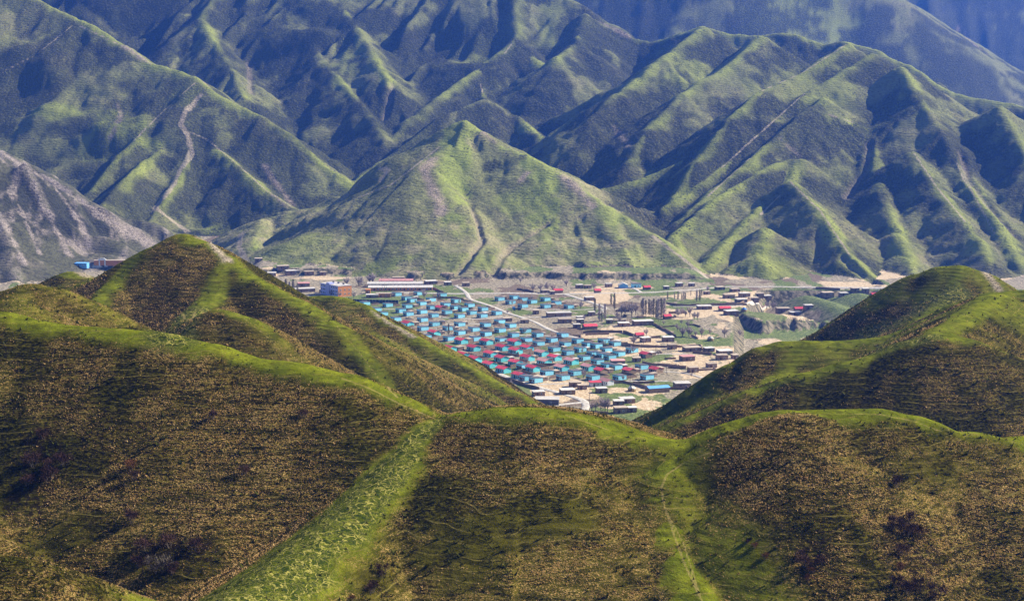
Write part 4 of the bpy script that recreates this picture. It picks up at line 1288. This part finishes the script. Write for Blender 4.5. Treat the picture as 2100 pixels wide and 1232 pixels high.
WALLS = [([(10, 60, 460), (10, 240, 500), (10, 400, 500), (10, 900, 498), (10, 1500, 498)], 'long mud wall between the green field and the lane'),
         ([(4, 730, 605), (4, 880, 640), (4, 1040, 685)], 'mud wall slanting up to the blue-roofed barn'),
         ([(4, 975, 385), (4, 1180, 415), (4, 1390, 415)], 'mud wall right of the estate above the last blue houses'),
         ([(4, 1580, 255), (4, 1810, 280)], 'short mud wall below the long field house'),
         ([(4, 1290, 430), (4, 1500, 445)], 'mud wall in the fields left of the smallest field house'),
         ([(3, 1200, 410), (3, 1480, 405), (3, 1560, 430)], 'brown courtyard wall among the pink-roofed houses'),
         ([(3, 720, 270), (3, 960, 300), (3, 950, 265)], 'brown courtyard wall amid the red roofs'),
         ([(2, 850, 660), (2, 1080, 650), (2, 1320, 655)], 'dark earth wall across the tan field left of the grove'),
         ([(2, 1300, 810), (2, 1650, 830), (2, 1900, 830)], 'mud wall along the field right of the estate'),
         ([(2, 1700, 560), (2, 1850, 640), (2, 1960, 710)], 'mud wall along the left side of the green meadow'),
         ([(1, 860, 130), (1, 940, 165), (1, 990, 180)], 'dark wall sloping beside the front barrack'),
         ([(1, 1230, 265), (1, 1100, 245), (1, 870, 240)], 'mud wall below the blue house by the road'),
         ([(4, 350, 1000), (4, 480, 990), (4, 570, 990)], 'low mud wall at the foot of the near bare trees'),
         ([(4, 1270, 690), (4, 1500, 690)], 'mud wall joining the two barns near the right hill'),
         ([(3, 700, 545), (3, 900, 600), (3, 1000, 640), (3, 1200, 700)], 'low mud wall along the lower side of the front road'),
         ([(2, 1330, 655), (2, 1480, 700)], 'short mud wall left of the red-roofed field house'),
         ([(5, 350, 375), (5, 600, 372), (5, 830, 378)], 'mud wall at the lower edge of the hamlet'),
         ([(5, 1280, 225), (5, 1500, 240)], 'mud wall on the green slope across the ravine'),
         ([(2, 60, 140), (2, 260, 175)], 'mud wall beside the valley road, left of the red-roofed house')]
for pts, lab in WALLS:
    mud_wall([hit(*Z(*q), VILLAGE) for q in pts], lab, 1.7)
# a courtyard wall behind many of the houses, and some sheds
for i, (p, wh, t) in enumerate(HOUSE_AT):
    u = rng.random()
    c, s = math.cos(HROT), math.sin(HROT)

    def loc(a, b):
        return (p.x + a * c - b * s, p.y + a * s + b * c, 0)
    if u < .62:
        a = rng.uniform(5, 9); b = rng.uniform(-5, 2)
        mud_wall([loc(4.2, b), loc(a + 5, b), loc(a + 5, b + rng.uniform(7, 14))] if u < .4 else [loc(-4, 7.5), loc(6, 8)],
                 'mud yard wall of the ' + wh, rng.uniform(1.1, 1.8), 'yard walls of the estate', 'yard_wall')
    if u > .55:
        a = rng.uniform(6, 9); b = rng.uniform(-1, 7)
        q = loc(a, b)
        z = float(ground_z(q[0], q[1]))
        m = rng.choice([M_MUDR, M_MUDR, M_PALE, M_MUDR, M_GREY])
        r = flat_house((q[0], q[1], z), HROT + rng.uniform(-.1, .1), rng.choice([3, 4, 5]), rng.choice([2.5, 3.5]), rng.choice([1.75, 2.25]), M_MUD, m, 'shed', False)
        part('door', box('shdoor', 'door', (-.4, .4, -.05, .05, 0, 1.4), M_DOOR), r, (-.5, -1.3, .02))
        tag(r, 'low shed of the ' + wh, 'shed', 'yard sheds of the estate')

# poles down the estate lanes
pr = random.Random(8)
spots = pr.sample(HOUSE_AT, 18)
for p, wh, t in spots:
    x, y = p.x + 7.5 * math.cos(HROT) , p.y - 6.0
    r = empty('lane_pole', (x, y, float(ground_z(x, y))))
    v = [(a * .09, b * .09, z) for z in (-.5, 6.5) for a, b in ((-1, -1), (1, -1), (1, 1), (-1, 1))]
    part('pole', mesh('lpole', 'pole', v, BOXF, M_POLE), r)
    part('crossarm', box('lpx', 'crossarm', (-.6, .6, -.05, .05, -.06, .06), M_POLE), r, (0, .15, 6.1))
    tag(r, 'lane pole beside the ' + wh, 'pole', 'poles along the estate lanes')

# crumbling walls in the fields right of the estate
cand = []
wr = random.Random(21)
while len(cand) < 22:
    px, py = wr.uniform(1190, 1500), wr.uniform(632, 800)
    if px > 1500 - (py - 640) * .55:
        continue
    p = hit(px, py, VILLAGE)
    if all((p.xy - q[1].xy).length > 16 for q in cand) and all((p.xy - h[0].xy).length > 12 for h in HOUSE_AT):
        cand.append((px, p))
cand.sort(key=lambda q: q[0])
for i, (px, p) in enumerate(cand):
    a = wr.choice([0.15, 0.15, 1.7]) + wr.uniform(-.2, .2)
    l = wr.uniform(7, 18)
    e = (p.x + l * math.cos(a), p.y + l * math.sin(a))
    pts = [p, e] if wr.random() < .5 else [p, e, (e[0] - 6 * math.sin(a), e[1] + 6 * math.cos(a))]
    mud_wall(pts, f'crumbling field wall right of the estate, {ordinal(i, len(cand))}', wr.uniform(.9, 1.7), 'crumbling walls in the fields', 'field_wall')

# haystacks, poles, a lorry
for (z, zx, zy, lab, tarp) in [(10, 1450, 600, 'round haystack under a blue tarpaulin beside the lane', True), (10, 850, 1125, 'dark haystack under a loose pale tarpaulin below the meadow', False), (4, 850, 710, 'brown haystack on the open ground before the barn', False)]:
    p, _, _ = place(z, zx, zy)
    r = empty('haystack', p)
    V, F = [], []
    rr = random.Random(zx)
    for j in range(6):
        for k in range(12):
            t = j / 5
            rad = 2.6 * (1 - t ** 2.2) ** .5 * rr.uniform(.9, 1.08) if j < 5 else .15
            V.append((rad * math.cos(k * math.tau / 12), rad * math.sin(k * math.tau / 12), -.3 + 3.3 * t))
    for j in range(5):
        for k in range(12):
            F.append((j * 12 + k, j * 12 + (k + 1) % 12, (j + 1) * 12 + (k + 1) % 12, (j + 1) * 12 + k))
    F.append(tuple(range(60, 72)))
    part('hay', mesh(None, 'hay', V, F, M_HAY), r)
    V2 = [(x * 1.06, y * 1.06, zz + .08 + .25 * math.sin(3 * math.atan2(y, x))) for x, y, zz in V[36:]]
    F2 = [(j * 12 + k, j * 12 + (k + 1) % 12, (j + 1) * 12 + (k + 1) % 12, (j + 1) * 12 + k) for j in range(2) for k in range(12)] + [tuple(range(24, 36))]
    part('tarpaulin', mesh(None, 'tarpaulin', V2, F2, M_TARP if tarp else M_PALE), r)
    tag(r, lab, 'haystack')

POLES = [(3, 1800, 875, 70, 'beside the front road bend'), (2, 1720, 920, 80, 'on the right edge of the estate'), (3, 880, 600, 60, 'beside the front road left of the estate'), (2, 1505, 530, 60, 'behind the long white-roofed house'), (8, 560, 400, 110, 'leftmost of three before the front barrack'),
         (8, 600, 400, 110, 'in the middle of three before the front barrack'), (8, 632, 395, 100, 'rightmost of three before the front barrack'), (5, 1900, 350, 90, 'on the green slope across the ravine'), (1, 1960, 180, 110, 'beside the far valley road'), (10, 1410, 420, 220, 'tall among the hamlet houses'), (7, 598, 450, 80, 'on the road left of the school')]
for z, zx, zy, h, lab in POLES:
    p, _, _ = place(z, zx, zy)
    H = max(7.0, h / ZONES[z][2] * metre(p))
    r = empty('utility_pole', p)
    V, F = [], []
    for k in range(6):
        a = k * math.tau / 6
        V += [(.17 * math.cos(a), .17 * math.sin(a), -.5), (.10 * math.cos(a), .10 * math.sin(a), H)]
    F = [(2 * k, 2 * ((k + 1) % 6), 2 * ((k + 1) % 6) + 1, 2 * k + 1) for k in range(6)] + [tuple(2 * k + 1 for k in range(6))]
    part('pole', mesh(None, 'pole', V, F, M_POLE), r)
    part('crossarm', box('xarm', 'crossarm', (-.9, .9, -.06, .06, -.07, .07), M_POLE), r, (0, .16, H - .6))
    tag(r, 'wooden utility pole ' + lab, 'pole', 'utility poles of the village')

p, _, _ = place(2, 65, 385)
r = empty('lorry', p, math.radians(15))
part('cab', prism('lcab', 'cab', [(-1.0, .7), (1.0, .7), (1.0, 2.3), (.8, 2.6), (-.8, 2.6), (-1.0, 2.3)], -.9, .9, M_TARP), r, (-2.9, 0, 0), math.pi / 2)
part('load_bed', box('lbed', 'load_bed', (-1.8, 2.8, -1.1, 1.1, .8, 1.7), M_NAVY), r)
for x in (-2.7, .9, 2.0):
    for s in (-1, 1):
        V = [(.5 * math.cos(k * math.tau / 10), y, .5 + .5 * math.sin(k * math.tau / 10)) for y in (-.15, .15) for k in range(10)]
        F = [tuple(range(10)), tuple(range(19, 9, -1))] + [(k, k + 10, (k + 1) % 10 + 10, (k + 1) % 10) for k in range(10)]
        part('wheel', mesh('lwheel', 'wheel', V, F, M_PANE), r, (x, s * 1.0, 0))
tag(r, 'dark blue lorry parked by the diagonal village road', 'lorry')
# ------------------------------------------------------------------ bare trees of the valley
def twig_mat(name, a, b, sub=0.0):
    n = NT(name)
    inf = n.node('ShaderNodeObjectInfo')
    k = n.ramp(n.noise(n.pos(), .6, 3), .3, .7)
    c = n.mix(k, a, b)
    c = n.mix(n.mul(inf.outputs['Random'], .35), c, tuple(.6 * v for v in a))
    n.color(c)
    return n.m


M_BARK = twig_mat('bark', (.15, .125, .11), (.23, .19, .165))
M_TWIG = twig_mat('bare_twigs', (.34, .28, .28), (.54, .46, .45))
M_TWIGY = twig_mat('budding_twigs', (.20, .17, .10), (.31, .27, .17))


def stick(V, F, a, b, ra, rb, n=4):
    a, b = Vector(a), Vector(b)
    d = (b - a).normalized()
    u = d.orthogonal().normalized()
    w = d.cross(u)
    o = len(V)
    for p, r in ((a, ra), (b, rb)):
        for k in range(n):
            t = k * math.tau / n
            V.append(tuple(p + (u * math.cos(t) + w * math.sin(t)) * r))
    for k in range(n):
        F.append((o + k, o + (k + 1) % n, o + n + (k + 1) % n, o + n + k))


def blade(V, F, a, b, w, rnd):
    a, b = Vector(a), Vector(b)
    s = (b - a).cross(Vector((rnd.uniform(-1, 1), rnd.uniform(-1, 1), rnd.uniform(-1, 1))))
    if s.length < 1e-6:
        return
    s = s.normalized() * w
    o = len(V)
    V.extend([tuple(a - s), tuple(a + s), tuple(b)])
    F.append((o, o + 1, o + 2))


def tree_meshes(kind, seed):
    """a tree 1 m high: trunk with limbs, crown of fine twigs"""
    rnd = random.Random(seed)
    V, F, CV, CF = [], [], [], []
    if kind == 'round':
        stick(V, F, (0, 0, -.05), (0, 0, .30), .030, .022, 6)
        tips = []
        for k in range(7):
            a = k * 2.4 + rnd.uniform(-.3, .3)
            z0 = rnd.uniform(.16, .32)
            r = rnd.uniform(.16, .34)
            z1 = rnd.uniform(.55, .85)
            e = (r * math.cos(a), r * math.sin(a), z1)
            stick(V, F, (0, 0, z0), e, .014, .005)
            tips.append(((0, 0, z0), e))
        tips.append(((0, 0, .3), (rnd.uniform(-.05, .05), 0, .9)))
        stick(V, F, (0, 0, .28), tips[-1][1], .018, .005)
        for a, e in tips:
            a, e = Vector(a), Vector(e)
            for _ in range(70):
                t = rnd.uniform(.35, 1.05)
                b = a + (e - a) * t
                d = Vector((rnd.gauss(0, 1), rnd.gauss(0, 1), rnd.gauss(.5, 1))).normalized()
                blade(CV, CF, b, b + d * rnd.uniform(.10, .24), .0095, rnd)
    else:
        stick(V, F, (0, 0, -.05), (0, 0, .5), .011, .007, 6)
        stick(V, F, (0, 0, .5), (0, 0, .97), .007, .002, 5)
        for _ in range(16):
            z = rnd.uniform(.12, .75); a = rnd.uniform(0, math.tau)
            stick(V, F, (0, 0, z), (.06 * math.cos(a), .06 * math.sin(a), z + .16), .006, .002, 3)
        for _ in range(420):
            z = rnd.uniform(.10, .93); a = rnd.uniform(0, math.tau)
            r = rnd.uniform(0, .09) * (1.1 - .6 * z)
            b = Vector((r * math.cos(a), r * math.sin(a), z))
            d = Vector((rnd.gauss(0, .35), rnd.gauss(0, .35), 1)).normalized()
            blade(CV, CF, b, b + d * rnd.uniform(.06, .16), .0075, rnd)
    return (mesh(None, 'trunk', V, F, M_BARK), mesh(None, 'crown', CV, CF, M_TWIGY if kind == 'poplar' and seed % 2 else M_TWIG))


TREES = {'r': [tree_meshes('round', s) for s in (1, 2, 3, 4)], 'p': [tree_meshes('poplar', s) for s in (5, 6, 7)]}
GROVES = [
    ('left of the grove beside the road fork', [(9, 350, 640, 280, 'p'), (9, 430, 780, 330, 'p'), (9, 530, 760, 300, 'p'), (9, 640, 500, 220, 'p'), (9, 700, 590, 320, 'p'), (9, 95, 550, 110, 'r'), (9, 145, 800, 150, 'r'), (9, 475, 780, 200, 'p'), (9, 790, 800, 130, 'r')]),
    ('in the grove', [(9, 830, 690, 230, 'r'), (9, 890, 690, 260, 'r'), (9, 1010, 690, 270, 'r'), (9, 1080, 660, 230, 'r'), (9, 750, 740, 150, 'r'), (9, 1210, 690, 330, 'p'), (9, 1260, 690, 300, 'p'), (9, 1320, 690, 310, 'p'), (9, 1360, 690, 280, 'p'), (9, 1400, 700, 330, 'p'), (9, 1450, 730, 330, 'p'), (9, 1485, 770, 400, 'p'), (9, 1540, 730, 370, 'p'), (9, 1590, 690, 330, 'p'), (9, 1180, 600, 200, 'p')]),
    ('in the green meadow', [(9, 1840, 700, 170, 'r'), (9, 1830, 960, 150, 'r'), (9, 1920, 1060, 190, 'r'), (9, 2030, 1040, 190, 'r'), (9, 1580, 840, 90, 'r'), (9, 1900, 830, 90, 'r'), (10, 440, 900, 160, 'r'), (10, 350, 1060, 170, 'r'), (10, 480, 1050, 180, 'r'), (10, 690, 1060, 190, 'r'), (10, 580, 1060, 130, 'r'), (10, 1100, 1062, 190, 'r'), (10, 840, 1020, 120, 'r'), (10, 1375, 1060, 150, 'r')]),
    ('along the lane above the meadow', [(10, 480, 700, 210, 'r'), (10, 360, 640, 110, 'r'), (10, 265, 710, 170, 'r'), (10, 400, 700, 130, 'r'), (10, 555, 750, 150, 'r'), (10, 615, 750, 150, 'r'), (10, 1860, 560, 160, 'r'), (10, 1970, 590, 190, 'r'), (10, 330, 650, 120, 'r')]),
    ('in the thin row below the valley road', [(10, 80, 395, 150, 'p'), (10, 205, 400, 150, 'p'), (10, 265, 405, 170, 'p'), (10, 335, 408, 150, 'p'), (10, 370, 408, 170, 'p'), (10, 398, 408, 150, 'p'), (10, 600, 430, 220, 'p'), (10, 655, 430, 220, 'p'), (10, 690, 330, 130, 'p'), (10, 800, 260, 130, 'r'), (10, 495, 330, 110, 'p')]),
    ('behind the left hill, beside the school', [(7, 745, 520, 230, 'p'), (7, 800, 530, 200, 'p'), (7, 850, 530, 240, 'p'), (7, 910, 500, 150, 'p'), (7, 1980, 340, 140, 'r'), (7, 1620, 400, 140, 'r'), (7, 1790, 400, 150, 'r'), (7, 1510, 565, 110, 'r'), (7, 1720, 570, 100, 'r'), (7, 700, 500, 150, 'p'), (7, 1390, 540, 90, 'r')]),
    ('around the barracks', [(8, 390, 240, 210, 'r'), (8, 330, 240, 180, 'r'), (8, 180, 280, 160, 'r'), (8, 1310, 520, 200, 'r'), (8, 1130, 465, 90, 'r'), (8, 730, 480, 100, 'r')]),
    ('along the far side of the valley road', [(2, 420, 170, 130, 'r'), (2, 340, 165, 110, 'r'), (2, 490, 165, 100, 'r'), (2, 250, 160, 100, 'r'), (2, 980, 150, 115, 'r'), (2, 650, 100, 90, 'r'), (2, 100, 60, 70, 'r')]),
    ('scattered among the estate houses', [(1, 1050, 690, 145, 'p'), (2, 215, 305, 75, 'r'), (2, 825, 360, 90, 'r'), (2, 860, 1190, 110, 'r'), (3, 1730, 560, 100, 'r'), (3, 865, 640, 70, 'r'), (4, 745, 590, 80, 'r')]),
    ('in the fields right of the estate', [(2, 1455, 812, 140, 'r'), (2, 1605, 692, 90, 'r'), (2, 1575, 800, 90, 'r'), (4, 1560, 540, 60, 'r')]),
    ('in the near copse by the front road', [(4, 370, 948, 100, 'r'), (4, 415, 945, 115, 'r'), (4, 480, 955, 165, 'r'), (4, 530, 958, 185, 'r'), (4, 560, 955, 175, 'r'), (4, 505, 940, 150, 'r')]),
]
tr = random.Random(11)
for where, items in GROVES:
    got = []
    for z, zx, zy, h, k in items:
        p, px, py = place(z, zx, zy)
        got.append((px, p, h / ZONES[z][2] * metre(p) * 1.03, k))
    got.sort(key=lambda g: g[0])
    for i, (px, p, H, k) in enumerate(got):
        r = empty('poplar_tree' if k == 'p' else 'bare_tree', p, tr.uniform(0, 6))
        tm, cm = TREES[k][tr.randrange(len(TREES[k]))]
        w = H * (1.15 if k == 'p' else 1.0) * tr.uniform(.9, 1.15)
        for nm, me in (('trunk', tm), ('crown', cm)):
            o = part(nm, me, r)
            o.scale = (w, w, H)
        tag(r, ('slim bare poplar, ' if k == 'p' else 'bare spreading tree, ') + ordinal(i, len(got)) + ' of those ' + where, 'tree', 'bare trees ' + where)

for p, wh, t in HOUSE_AT:
    if tr.random() < .30:
        a, b = tr.uniform(-6, 9), tr.choice([-5.5, 6.5])
        x, y = p.x + a, p.y + b
        H = tr.uniform(2.8, 5.0)
        r = empty('yard_tree', (x, y, float(ground_z(x, y))), tr.uniform(0, 6))
        tm, cm = TREES['r'][tr.randrange(4)]
        for nm, me in (('trunk', tm), ('crown', cm)):
            part(nm, me, r).scale = (H, H, H)
        tag(r, 'small bare yard tree of the ' + wh, 'tree', 'small yard trees of the estate')

# ------------------------------------------------------------------ dry grass tussocks on the near hills
def grass_mat(name, a, b, tr_):
    n = NT(name)
    k = n.noise(n.pos(), .9, 3, .6)
    c = n.mix(n.ramp(k, .35, .65), a, b)
    n.color(c)
    t = n.node('ShaderNodeBsdfTranslucent', {'Color': c})
    m = n.node('ShaderNodeMixShader', {0: tr_, 1: n.b.outputs[0], 2: t.outputs[0]})
    n.t.links.new(m.outputs[0], n.out.inputs['Surface'])
    return n.m


M_DRY = grass_mat('dry_grass', (.50, .31, .11), (.76, .53, .24), .35)
M_SEDGE = grass_mat('dark_turf', (.022, .024, .004), (.075, .080, .008), .3)


def tussocks(name, hill, dmask, dens, size, mat, lean, seed, dmin=0, dmax=1e9, cap=70000, spread=1.0):
    """thousands of small tufts as one object"""
    S = NEAR
    rg = np.random.default_rng(seed)
    cell = (S.ys[1:] - S.ys[:-1])[:, None] * ((S.us[1] - S.us[0]) * S.ys[:-1])[:, None] * np.ones((1, len(S.us) - 1))
    px, py = S.px[:-1, :-1], S.py[:-1, :-1]
    ok = (S.hill[:-1, :-1] == hill) & (px > -60) & (px < 2160) & (py < 1290) & (S.y[:-1, :-1] > dmin) & (S.y[:-1, :-1] < dmax)
    # leave out slopes that look away from the viewer
    zy = (S.z[1:, :-1] - S.z[:-1, :-1]) / (S.ys[1:] - S.ys[:-1])[:, None]
    look = (S.z[:-1, :-1] - CAMZ) / S.y[:-1, :-1]
    ok &= zy > look - .02
    w = np.clip(dmask[:-1, :-1], 0, 1) * cell * ok * dens
    n = int(min(cap, w.sum()))
    if n < 10:
        return
    cdf = np.cumsum(w.ravel()); cdf /= cdf[-1]
    idx = np.searchsorted(cdf, rg.random(n))
    i, j = np.divmod(idx, w.shape[1])
    fy = rg.random(n); fx = rg.random(n)
    y = S.ys[i] + (S.ys[i + 1] - S.ys[i]) * fy
    x = (S.us[j] + (S.us[1] - S.us[0]) * fx) * y
    z = S.at(x, y)
    nb = 3
    sc = size * np.exp(rg.normal(0, .32, n))
    V = np.empty((n, nb, 3, 3), np.float32)
    for b in range(nb):
        a = rg.random(n) * math.tau
        ln = sc * rg.uniform(.7, 1.15, n)
        tx = np.cos(a) * .55 * ln * spread + lean[0] * ln; ty = np.sin(a) * .55 * ln * spread + lean[1] * ln
        wx = -np.sin(a) * .30 * ln; wy = np.cos(a) * .30 * ln
        V[:, b, 0] = np.stack([x - wx, y - wy, z - .05], 1)
        V[:, b, 1] = np.stack([x + wx, y + wy, z - .05], 1)
        V[:, b, 2] = np.stack([x + tx, y + ty, z + ln * rg.uniform(.55, .9, n)], 1)
    V = V.reshape(-1, 3)
    me = bpy.data.meshes.new(name)
    me.vertices.add(len(V)); me.vertices.foreach_set('co', V.ravel())
    me.loops.add(len(V)); me.loops.foreach_set('vertex_index', np.arange(len(V), dtype=np.int32))
    me.polygons.add(len(V) // 3); me.polygons.foreach_set('loop_start', np.arange(0, len(V), 3, dtype=np.int32))
    me.update(calc_edges=True)
    me.materials.append(mat)
    o = bpy.data.objects.new(name, me)
    COL.objects.link(o)
    return o


S = NEAR
clump = sst(.42, .60, fbm(S.x / 2.2, S.y / 2.2, 201, 3))
# tufts stand in rows along the grazing steps
rows_ = fbm(S.x * .13 + S.z * 1.1, S.y * .05 - S.z * 1.7, 71, 3) * 1.6 - .35
dmask = S.ma[..., 1] * (.30 + .70 * clump) * (.30 + .70 * sst(.25, .6, rows_))
for hill, dens, size, cap, nm, lab in [(FG, 14.0, .17, 160000, 'dry_tussocks', 'golden dry grass tussocks over the foreground hill'), (LH, 2.4, .28, 60000, 'dry_tussocks', 'golden dry grass tussocks over the hill at the left'),
                                       (RH, 2.6, .25, 55000, 'dry_tussocks', 'golden dry grass tussocks over the hills at the right')]:
    o = tussocks(nm, hill, dmask, dens, size, M_DRY, (-.25, -.15), hill, cap=cap)
    if o:
        tag(o, lab, 'dry grass', kind='stuff')
tmask = np.clip(1 - .85 * S.ma[..., 0] - .5 * S.ma[..., 1] * clump, .0, 1) * sst(.40, .56, fbm(S.x / 3, S.y / 3, 207, 3))
for hill, dens, size, cap, lab in [(FG, 1.2, .42, 24000, 'dark green turf clumps over the foreground hill'), (LH, .35, .6, 12000, 'dark green turf clumps over the hill at the left'), (RH, .4, .6, 12000, 'dark green turf clumps over the hills at the right')]:
    o = tussocks('turf_clumps', hill, tmask, dens, size, M_SEDGE, (-.1, -.1), 40 + hill, cap=cap, spread=1.4)
    if o:
        tag(o, lab, 'turf', kind='stuff')

# ------------------------------------------------------------------ shrubs on the foreground hill
M_SHRUB = twig_mat('dark_red_twigs', (.040, .020, .016), (.095, .050, .038))
M_SHRUBO = twig_mat('rust_twigs', (.09, .038, .015), (.19, .085, .03))
M_SHRUBG = twig_mat('grey_twigs', (.09, .075, .06), (.17, .145, .12))


def shrub_mesh(seed, mat):
    rnd = random.Random(seed)
    V, F = [], []
    SV, SF = [], []
    cents = [(rnd.uniform(-.45, .45), rnd.uniform(-.35, .35), rnd.uniform(.25, .6), rnd.uniform(.25, .42)) for _ in range(7)]
    for cx, cy, cz, cr in cents:
        stick(SV, SF, (cx * .2, cy * .2, -.15), (cx, cy, cz), .022, .008, 4)
        for _ in range(150):
            d = Vector((rnd.gauss(0, 1), rnd.gauss(0, 1), rnd.gauss(.15, .9))).normalized()
            b = Vector((cx, cy, cz)) + d * cr * rnd.uniform(.15, .9)
            e = b + (d * .8 + Vector((rnd.gauss(0, .4), rnd.gauss(0, .4), .5))) * rnd.uniform(.06, .16)
            blade(V, F, b, e, .016, rnd)
    return mesh(None, 'stems', SV, SF, M_BARK), mesh(None, 'twigs', V, F, mat)


SHRUBS = {'d': [shrub_mesh(s, M_SHRUB) for s in (21, 22, 23)], 'o': [shrub_mesh(s, M_SHRUBO) for s in (24, 25)], 'g': [shrub_mesh(s, M_SHRUBG) for s in (26, 27)]}
BUSH = [
    ('at the head of the right gully', [(1835, 1075, 48, 'd'), (1860, 1085, 52, 'd'), (1885, 1090, 46, 'd'), (1862, 1062, 42, 'd')]),
    ('strung down the right gully', [(1855, 1130, 40, 'd'), (1850, 1160, 30, 'o'), (1860, 1205, 60, 'd'), (1920, 1215, 60, 'd'), (1885, 1200, 46, 'd'), (1840, 1195, 40, 'd')]),
    ('in the middle gully', [(1650, 1150, 46, 'd'), (1680, 1150, 40, 'd'), (1664, 1168, 26, 'o'), (1660, 1185, 24, 'o'), (1640, 1135, 30, 'd')]),
    ('alone high on the right slope', [(1838, 990, 40, 'd')]),
    ('beside the dark round bush at the bottom', [(762, 1205, 44, 'd'), (785, 1170, 44, 'd'), (722, 1225, 22, 'o')]),
    ('in the left gully', [(70, 945, 50, 'd'), (130, 945, 44, 'd'), (105, 950, 36, 'd'), (100, 975, 50, 'd'), (90, 890, 40, 'd'), (55, 985, 40, 'd')]),
    ('on the shoulder above the bowl', [(268, 955, 36, 'o'), (275, 975, 28, 'd'), (500, 968, 32, 'd')]),
    ('high under the left crest', [(438, 850, 30, 'd'), (622, 850, 28, 'd')]),
    ('at the bottom of the bowl', [(325, 1162, 60, 'g'), (290, 1150, 50, 'd'), (355, 1165, 40, 'd'), (300, 1120, 60, 'd'), (350, 1110, 50, 'd'), (270, 1060, 46, 'd'), (395, 1120, 46, 'd')]),
    ('along the shaded edge of the right spur', [(1533, 1110, 18, 'd'), (1548, 1118, 20, 'o'), (1570, 1140, 22, 'o')]),
]
KINDW = {'d': 'dark reddish bare shrub', 'o': 'rust-coloured shrub', 'g': 'grey bare shrub'}
for where, items in BUSH:
    items = sorted(items)
    for i, (px, py, w, k) in enumerate(items):
        p = hit(px, min(py + w * .22, 1240), 190)
        wm = w * metre(p)
        r = empty('shrub', p, tr.uniform(0, 6))
        sm, tm = SHRUBS[k][tr.randrange(len(SHRUBS[k]))]
        for nm, me in (('stems', sm), ('twigs', tm)):
            o = part(nm, me, r)
            o.scale = (wm * .72, wm * .72, wm * tr.uniform(.62, .8))
        tag(r, f'{KINDW[k]} {where}, {ordinal(i, len(items))}' if len(items) > 1 else f'{KINDW[k]} {where}', 'shrub', 'shrubs ' + where if len(items) > 1 else None)
# ------------------------------------------------------------------ the blue air between the near hills and the mountains
def build_haze():
    top = float(max(NEAR.z.max(), FAR.z.max(), CAMZ)) + 12
    bot = float(min(NEAR.z.min(), FAR.z.min())) - 1.5
    x = 2900.0
    y0, y1 = -60.0, 5700.0
    v = [(-x, y0, bot), (x, y0, bot), (x, y1, bot), (-x, y1, bot), (-x, y0, top), (x, y0, top), (x, y1, top), (-x, y1, top)]
    f = [(0, 3, 2, 1), (4, 5, 6, 7), (0, 1, 5, 4), (1, 2, 6, 5), (2, 3, 7, 6), (3, 0, 4, 7)]
    me = bpy.data.meshes.new('haze')
    me.from_pydata(v, [], f)
    m = bpy.data.materials.new('haze')
    m.use_nodes = True
    t = m.node_tree
    t.nodes.clear()
    out = t.nodes.new('ShaderNodeOutputMaterial')
    pv = t.nodes.new('ShaderNodeVolumePrincipled')
    pv.inputs['Color'].default_value = (.08, .24, 1.0, 1)
    pv.inputs['Density'].default_value = HAZE
    pv.inputs['Anisotropy'].default_value = .25
    t.links.new(pv.outputs[0], out.inputs['Volume'])
    me.materials.append(m)
    o = bpy.data.objects.new('haze', me)
    COL.objects.link(o)
    o['kind'] = 'stuff'


HAZE = 1.0e-4
build_haze()
